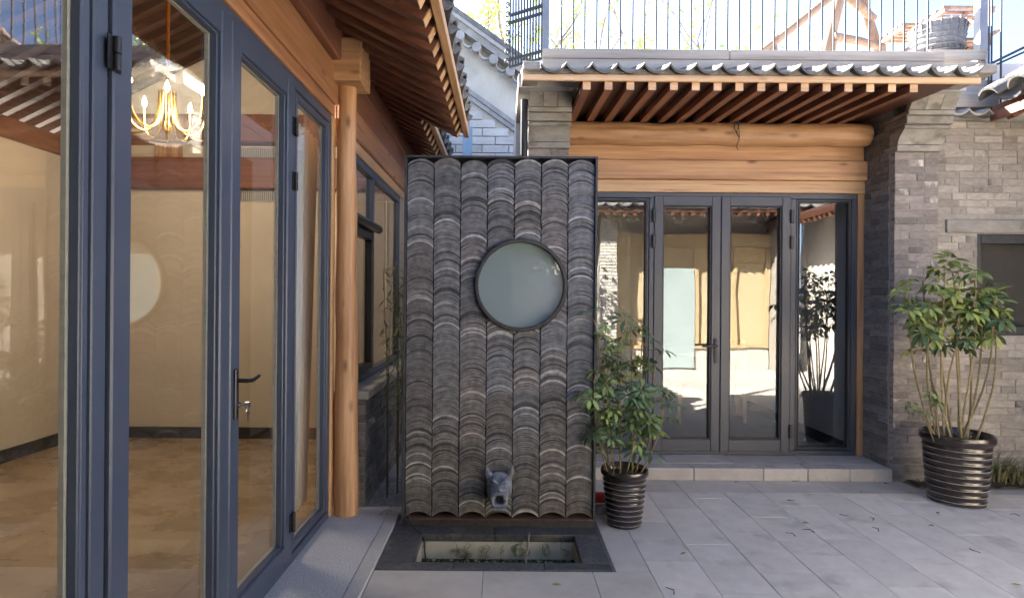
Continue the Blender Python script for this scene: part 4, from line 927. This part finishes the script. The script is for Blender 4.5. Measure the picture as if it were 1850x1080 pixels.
# right plant
c = Vector((3.42, 4.40, .0))
rp_ = thing('potted_plant', 'tall leafy umbrella plant in a large ribbed dark pot by the brick wall', 'potted plant', tuple(c))
ribbed_pot(rp_, c, .178, .237, .515, 9)
rnd = random.Random(3); stems = []; lv = []
def fan(cx, cy, z0, tops, seed):
    rnd = random.Random(seed); out = []
    for (tx_, ty_, tz_, bow) in tops:
        bx, by = cx + (tx_ - cx) * .35 + rnd.uniform(-.03, .03), cy + rnd.uniform(-.08, .05); p = []
        sx_ = 1 if tx_ > cx else -1
        for i in range(9):
            t_ = i / 8; w1 = math.sin(math.pi * t_) * bow * sx_
            p.append((bx + (tx_ - bx) * t_ + w1 + .012 * noise.noise(Vector((seed, t_ * 3, tx_ * 7))), by + (ty_ - by) * t_ + .02 * noise.noise(Vector((t_ * 3, seed, tx_ * 5))), z0 + (tz_ - z0) * t_))
        out.append(p)
    return out
tops = [(3.02, 4.35, 1.55, .06), (3.10, 4.25, 1.42, .05), (3.17, 4.42, 1.66, .02), (3.25, 4.3, 1.72, .02), (3.30, 4.45, 1.50, .0), (3.36, 4.32, 1.60, .01), (3.42, 4.45, 1.72, .02), (3.48, 4.3, 1.60, .03), (3.55, 4.4, 1.66, .09), (3.60, 4.3, 1.48, .10), (3.68, 4.38, 1.56, .08), (3.22, 4.5, 1.35, .03), (3.5, 4.5, 1.45, .07), (3.33, 4.25, 1.30, .02)]
stems = fan(3.375, 4.38, .45, tops, 5)
lv = [(.68, 1.0, 8, .125)] * 11 + [(.70, 1.0, 6, .11)] * 3
plant(rp_, c, .45, stems, lv, [(leafm, 8, .11, .037, .30), (leafm, 8, .10, .036, .5), (leafy, 7, .105, .036, .42), (leafb, 7, .115, .038, .6), (leafy, 6, .09, .034, .9), (leafy, 8, .095, .034, .35)], 31, .0075)
st2 = [[(3.2, 4.33, .46), (3.12, 4.31, .62), (3.03, 4.3, .72)], [(3.22, 4.3, .46), (3.16, 4.26, .7), (3.1, 4.25, .82)]]
plant(rp_, c, .45, st2, [(.6, 1, 4, .06), (.5, 1, 4, .05)], [(leafb, 5, .06, .026, .5), (leafm, 5, .055, .026, .7)], 77, .004)
# left plant
c = Vector((.815, 3.90, 0.))
lp_ = thing('potted_plant', 'bushy umbrella plant in a smaller ribbed dark pot beside the tile screen', 'potted plant', tuple(c))
ribbed_pot(lp_, c, .108, .158, .375, 9)
tops = [(.60, 3.80, 1.33, .0), (.68, 3.92, 1.22, .0), (.78, 3.85, 1.30, .0), (.86, 3.95, 1.20, .0), (.93, 3.88, 1.28, .0), (1.02, 3.9, 1.08, .02), (.68, 3.8, 1.05, .02), (.90, 3.8, 1.02, .02), (.58, 3.74, .98, .03), (.78, 4.0, 1.15, .0), (1.06, 3.86, .85, .04), (.64, 3.78, .68, .03), (.98, 3.8, .70, .04)]
stems = fan(.815, 3.90, .33, tops, 8)
lv = [(.30, 1.0, 9, .11)] * 10 + [(.35, 1., 7, .10)] * 3
plant(lp_, c, .33, stems, lv, [(leafb, 8, .085, .026, .35), (leafm, 8, .08, .026, .5), (leafb, 9, .09, .024, .25), (leafm, 7, .075, .026, .7), (leafy, 7, .075, .026, .5)], 51, .005)

# bamboo behind the screen
bmz = thing('bamboo_clump', 'thin green bamboo between the tile screen and the window', 'bamboo', (-.8, 4.7, 0))
rnd = random.Random(4)
for k in range(7):
    x = rnd.uniform(-.90, -.74); y = rnd.uniform(4.3, 5.0); h = rnd.uniform(1.5, 2.05); lean = rnd.uniform(-.06, .04)
    P_ = [(x + lean * t_ * t_, y + .03 * math.sin(t_ * 3 + k), h * t_) for t_ in [i / 8 for i in range(9)]]
    B().tube(P_, [.007 - .0045 * i / 8 for i in range(9)], 6).build('culm', stemm, bmz, True)
    lf = B()
    for q in range(60):
        t_ = rnd.uniform(.4, 1); p = Vector((x + lean * t_ * t_, y, h * t_)); a = rnd.uniform(0, 6.28); L = rnd.uniform(.07, .14); d = Vector((math.cos(a), math.sin(a), rnd.uniform(-.9, .2))).normalized(); s_ = d.cross(Vector((0, 0, 1))).normalized() * .008; o = p + d * rnd.uniform(.0, .05)
        lf.addm([o, o + d * L * .4 + s_, o + d * L, o + d * L * .4 - s_], [(0, 1, 2, 3)])
    tag(lf.build('foliage', leafm, bmz), kind='stuff')
# weeds by the wall
def weed(x, y, n, h, lab, m):
    rnd = random.Random(int(x * 100)); b = B()
    for k in range(n):
        a = rnd.uniform(0, 6.28); r = rnd.uniform(0, .09); L = h * rnd.uniform(.4, 1); o = Vector((x + r * math.cos(a) * 1.6, y + r * math.sin(a) * .7, .005)); d = Vector((math.cos(a) * rnd.uniform(.1, .8), math.sin(a) * rnd.uniform(.1, .6), 1)).normalized(); s_ = Vector((-math.sin(a), math.cos(a), 0)) * rnd.uniform(.003, .007)
        q = o + d * L * .6; e = o + d * L + Vector((math.cos(a), math.sin(a), -.3)) * L * .3
        b.addm([o - s_, o + s_, q + s_, q - s_, e], [(0, 1, 2, 3), (3, 2, 4)])
    tag(b.build('weed_tuft', m), lab, 'weeds')
dull = mat('dull_weed', (.10, .10, .045), (.24, .22, .11), (20, 20, 20), .8)
weed(3.88, 4.80, 90, .22, 'low dry weeds growing behind the large pot', dull); weed(4.08, 4.83, 130, .30, 'dull green weeds at the wall below the window', dull); weed(4.25, 4.8, 100, .24, 'small weed tuft at the far end of the soil bed', dull)
b = B(); rnd = random.Random(2)
for k in range(260):
    x = rnd.uniform(3.36, 4.4); y = rnd.uniform(4.71, 4.93); a = rnd.uniform(0, 6.28); r = rnd.uniform(.006, .02); z = .02 + rnd.uniform(0, .02)
    b.addm([(x + r * math.cos(a + q * 1.57) * (1 if q % 2 else .5), y + r * math.sin(a + q * 1.57) * (1 if q % 2 else .5), z + rnd.uniform(-.004, .008)) for q in range(4)], [(0, 1, 2, 3)])
tag(b.build('leaf_litter', mat('dry_leaf', (.10, .06, .03), (.24, .16, .09), (20, 20, 20), .9, objvar=.3)), 'brown dry leaf litter on the soil bed', None, None, 'stuff')
# odds and ends behind the pot
rd = B().tube([(.6, 4.12, .10), (.72, 4.12, .10), (.95, 4.2, .10)], .038, 14).build('red_pipe', redm, None, True); tag(rd, 'red plastic pipe lying behind the smaller pot', 'pipe')
bx = B().box(.60, .74, 4.16, 4.3, .0, .062, .01).build('white_block', whitep); tag(bx, 'whitish block under the red pipe', 'block')
b = B().box(.66, .80, 4.06, 4.14, .0, .05, .012).build('pale_stone', rubble); tag(b, 'rough pale stone beside the screen foot', 'stone')
# fallen twigs and leaves
rnd = random.Random(17); twm = mat('twig', (.05, .035, .025), (.11, .08, .055), (30, 30, 30), .9)
for (px, py) in ((1520, 925), (1475, 958), (1755, 985), (1580, 935), (1690, 945), (1440, 965), (1845, 925), (1385, 835), (1330, 868), (1600, 868), (1590, 955), (1700, 920), (1222, 1072), (1425, 900)):
    y = F * CH / (py - VY); x = (px - VX) * y / F; y = min(y, 4.83); L = rnd.uniform(.03, .075); a = rnd.uniform(0, 6.28)
    o = B().tube([(x, y, .006), (x + L * .5 * math.cos(a), y + L * .5 * math.sin(a), .01), (x + L * math.cos(a + .6), y + L * math.sin(a + .6), .006)], [.003, .0025, .0015], 5).build('fallen_twig', twm)
    tag(o, 'small dark fallen twig on the paving', 'twig', 'twigs scattered on the paving')
for (px, py) in ((1560, 883), (1655, 870), (1232, 1000), (1450, 940), (1850, 1050), (1000, 1055)):
    y = F * CH / (py - VY); x = (px - VX) * y / F; a = rnd.uniform(0, 6.28); L = .028
    o = B().addm([(x, y, .004), (x + L * math.cos(a) - .3 * L * math.sin(a), y + L * math.sin(a) + .3 * L * math.cos(a), .012), (x + 2 * L * math.cos(a), y + 2 * L * math.sin(a), .005), (x + L * math.cos(a) + .3 * L * math.sin(a), y + L * math.sin(a) - .3 * L * math.cos(a), .009)], [(0, 1, 2, 3)]).build('fallen_leaf', leafy)
    tag(o, 'small curled fallen leaf on the paving', 'leaf', 'fallen leaves on the paving')

# =================================================================== TREES
def tree(x, y, h, seed, label, nleaf, lm, lean=0., z0=-.01):
    rnd = random.Random(seed); root = thing('tree', label, 'tree', (x, y, z0)); tr = B(); lf = B()
    def branch(p, d, L, r, lev):
        pts = [p]; q = p.copy(); dd = d.copy(); n = 5
        for i in range(n):
            dd = (dd + Vector((rnd.uniform(-.22, .22), rnd.uniform(-.22, .22), rnd.uniform(-.06, .18)))).normalized(); q = q + dd * L / n; pts.append(q.copy())
        tr.tube(pts, [r * (1 - .6 * i / n) for i in range(n + 1)], 6 if lev < 2 else 4, False)
        if lev >= 3:
            for p_ in pts[2:]:
                for _ in range(nleaf):
                    o = p_ + Vector((rnd.gauss(0, .12), rnd.gauss(0, .12), rnd.gauss(0, .12))); a = Vector((rnd.uniform(-1, 1), rnd.uniform(-1, 1), rnd.uniform(-1, 1))).normalized() * rnd.uniform(.05, .09); b_ = a.cross(Vector((rnd.uniform(-1, 1), rnd.uniform(-1, 1), rnd.uniform(-1, 1))))  .normalized() * .04
                    lf.addm([o - a, o + b_, o + a, o - b_], [(0, 1, 2, 3)])
        if lev < 4:
            for k in range(3 if lev else 5):
                i = rnd.randint(2, n); nd = (dd * .7 + Vector((rnd.uniform(-1, 1), rnd.uniform(-1, 1), rnd.uniform(-.2, .8)))).normalized(); branch(pts[i], nd, L * rnd.uniform(.5, .75), r * .45, lev + 1)
    branch(Vector((x, y, z0)), Vector((lean, 0, 1)), h * .5, h * .022, 0)
    tr.build('trunk', barkm, root, True); lf.build('crown', lm, root)
tree(-.4, 13.5, 12, 3, 'bare spring tree with pale new leaves rising behind the gable', 4, spring, .02)
tree(1.6, 17, 12, 8, 'nearly leafless tree behind the roof terrace', 1, spring, -.02)
tree(5.2, 12, 7.5, 12, 'thin twiggy tree behind the plant stand', 1, spring, 0)
tree(-.55, -1.25, 3.4, 21, 'unseen young tree added to dapple the mirrored house wall', 3, leafm, .05)  # out-of-view tree added for its dappled shade on the mirrored panel
tp = thing('terrace_shrub', 'small leafy shrub on the terrace behind the railing', 'shrub', (1.45, 6.2, 3.25)); rnd = random.Random(1)
B().tube([(1.45, 6.2, 3.25), (1.46, 6.2, 3.6), (1.44, 6.2, 4.2)], [.012, .01, .005], 6).build('stem', stemm, tp, True); b = B()
for k in range(150):
    o = Vector((1.45 + rnd.gauss(0, .07), 6.2 + rnd.gauss(0, .07), 4.1 + rnd.gauss(0, .09))); a = Vector((rnd.uniform(-1, 1), rnd.uniform(-1, 1), rnd.uniform(-1, 1))).normalized() * .028; c_ = a.cross(Vector((.3, .5, 1))).normalized() * .013
    b.addm([o - a, o + c_, o + a, o - c_], [(0, 1, 2, 3)])
tag(b.build('foliage', spring, tp), kind='stuff')
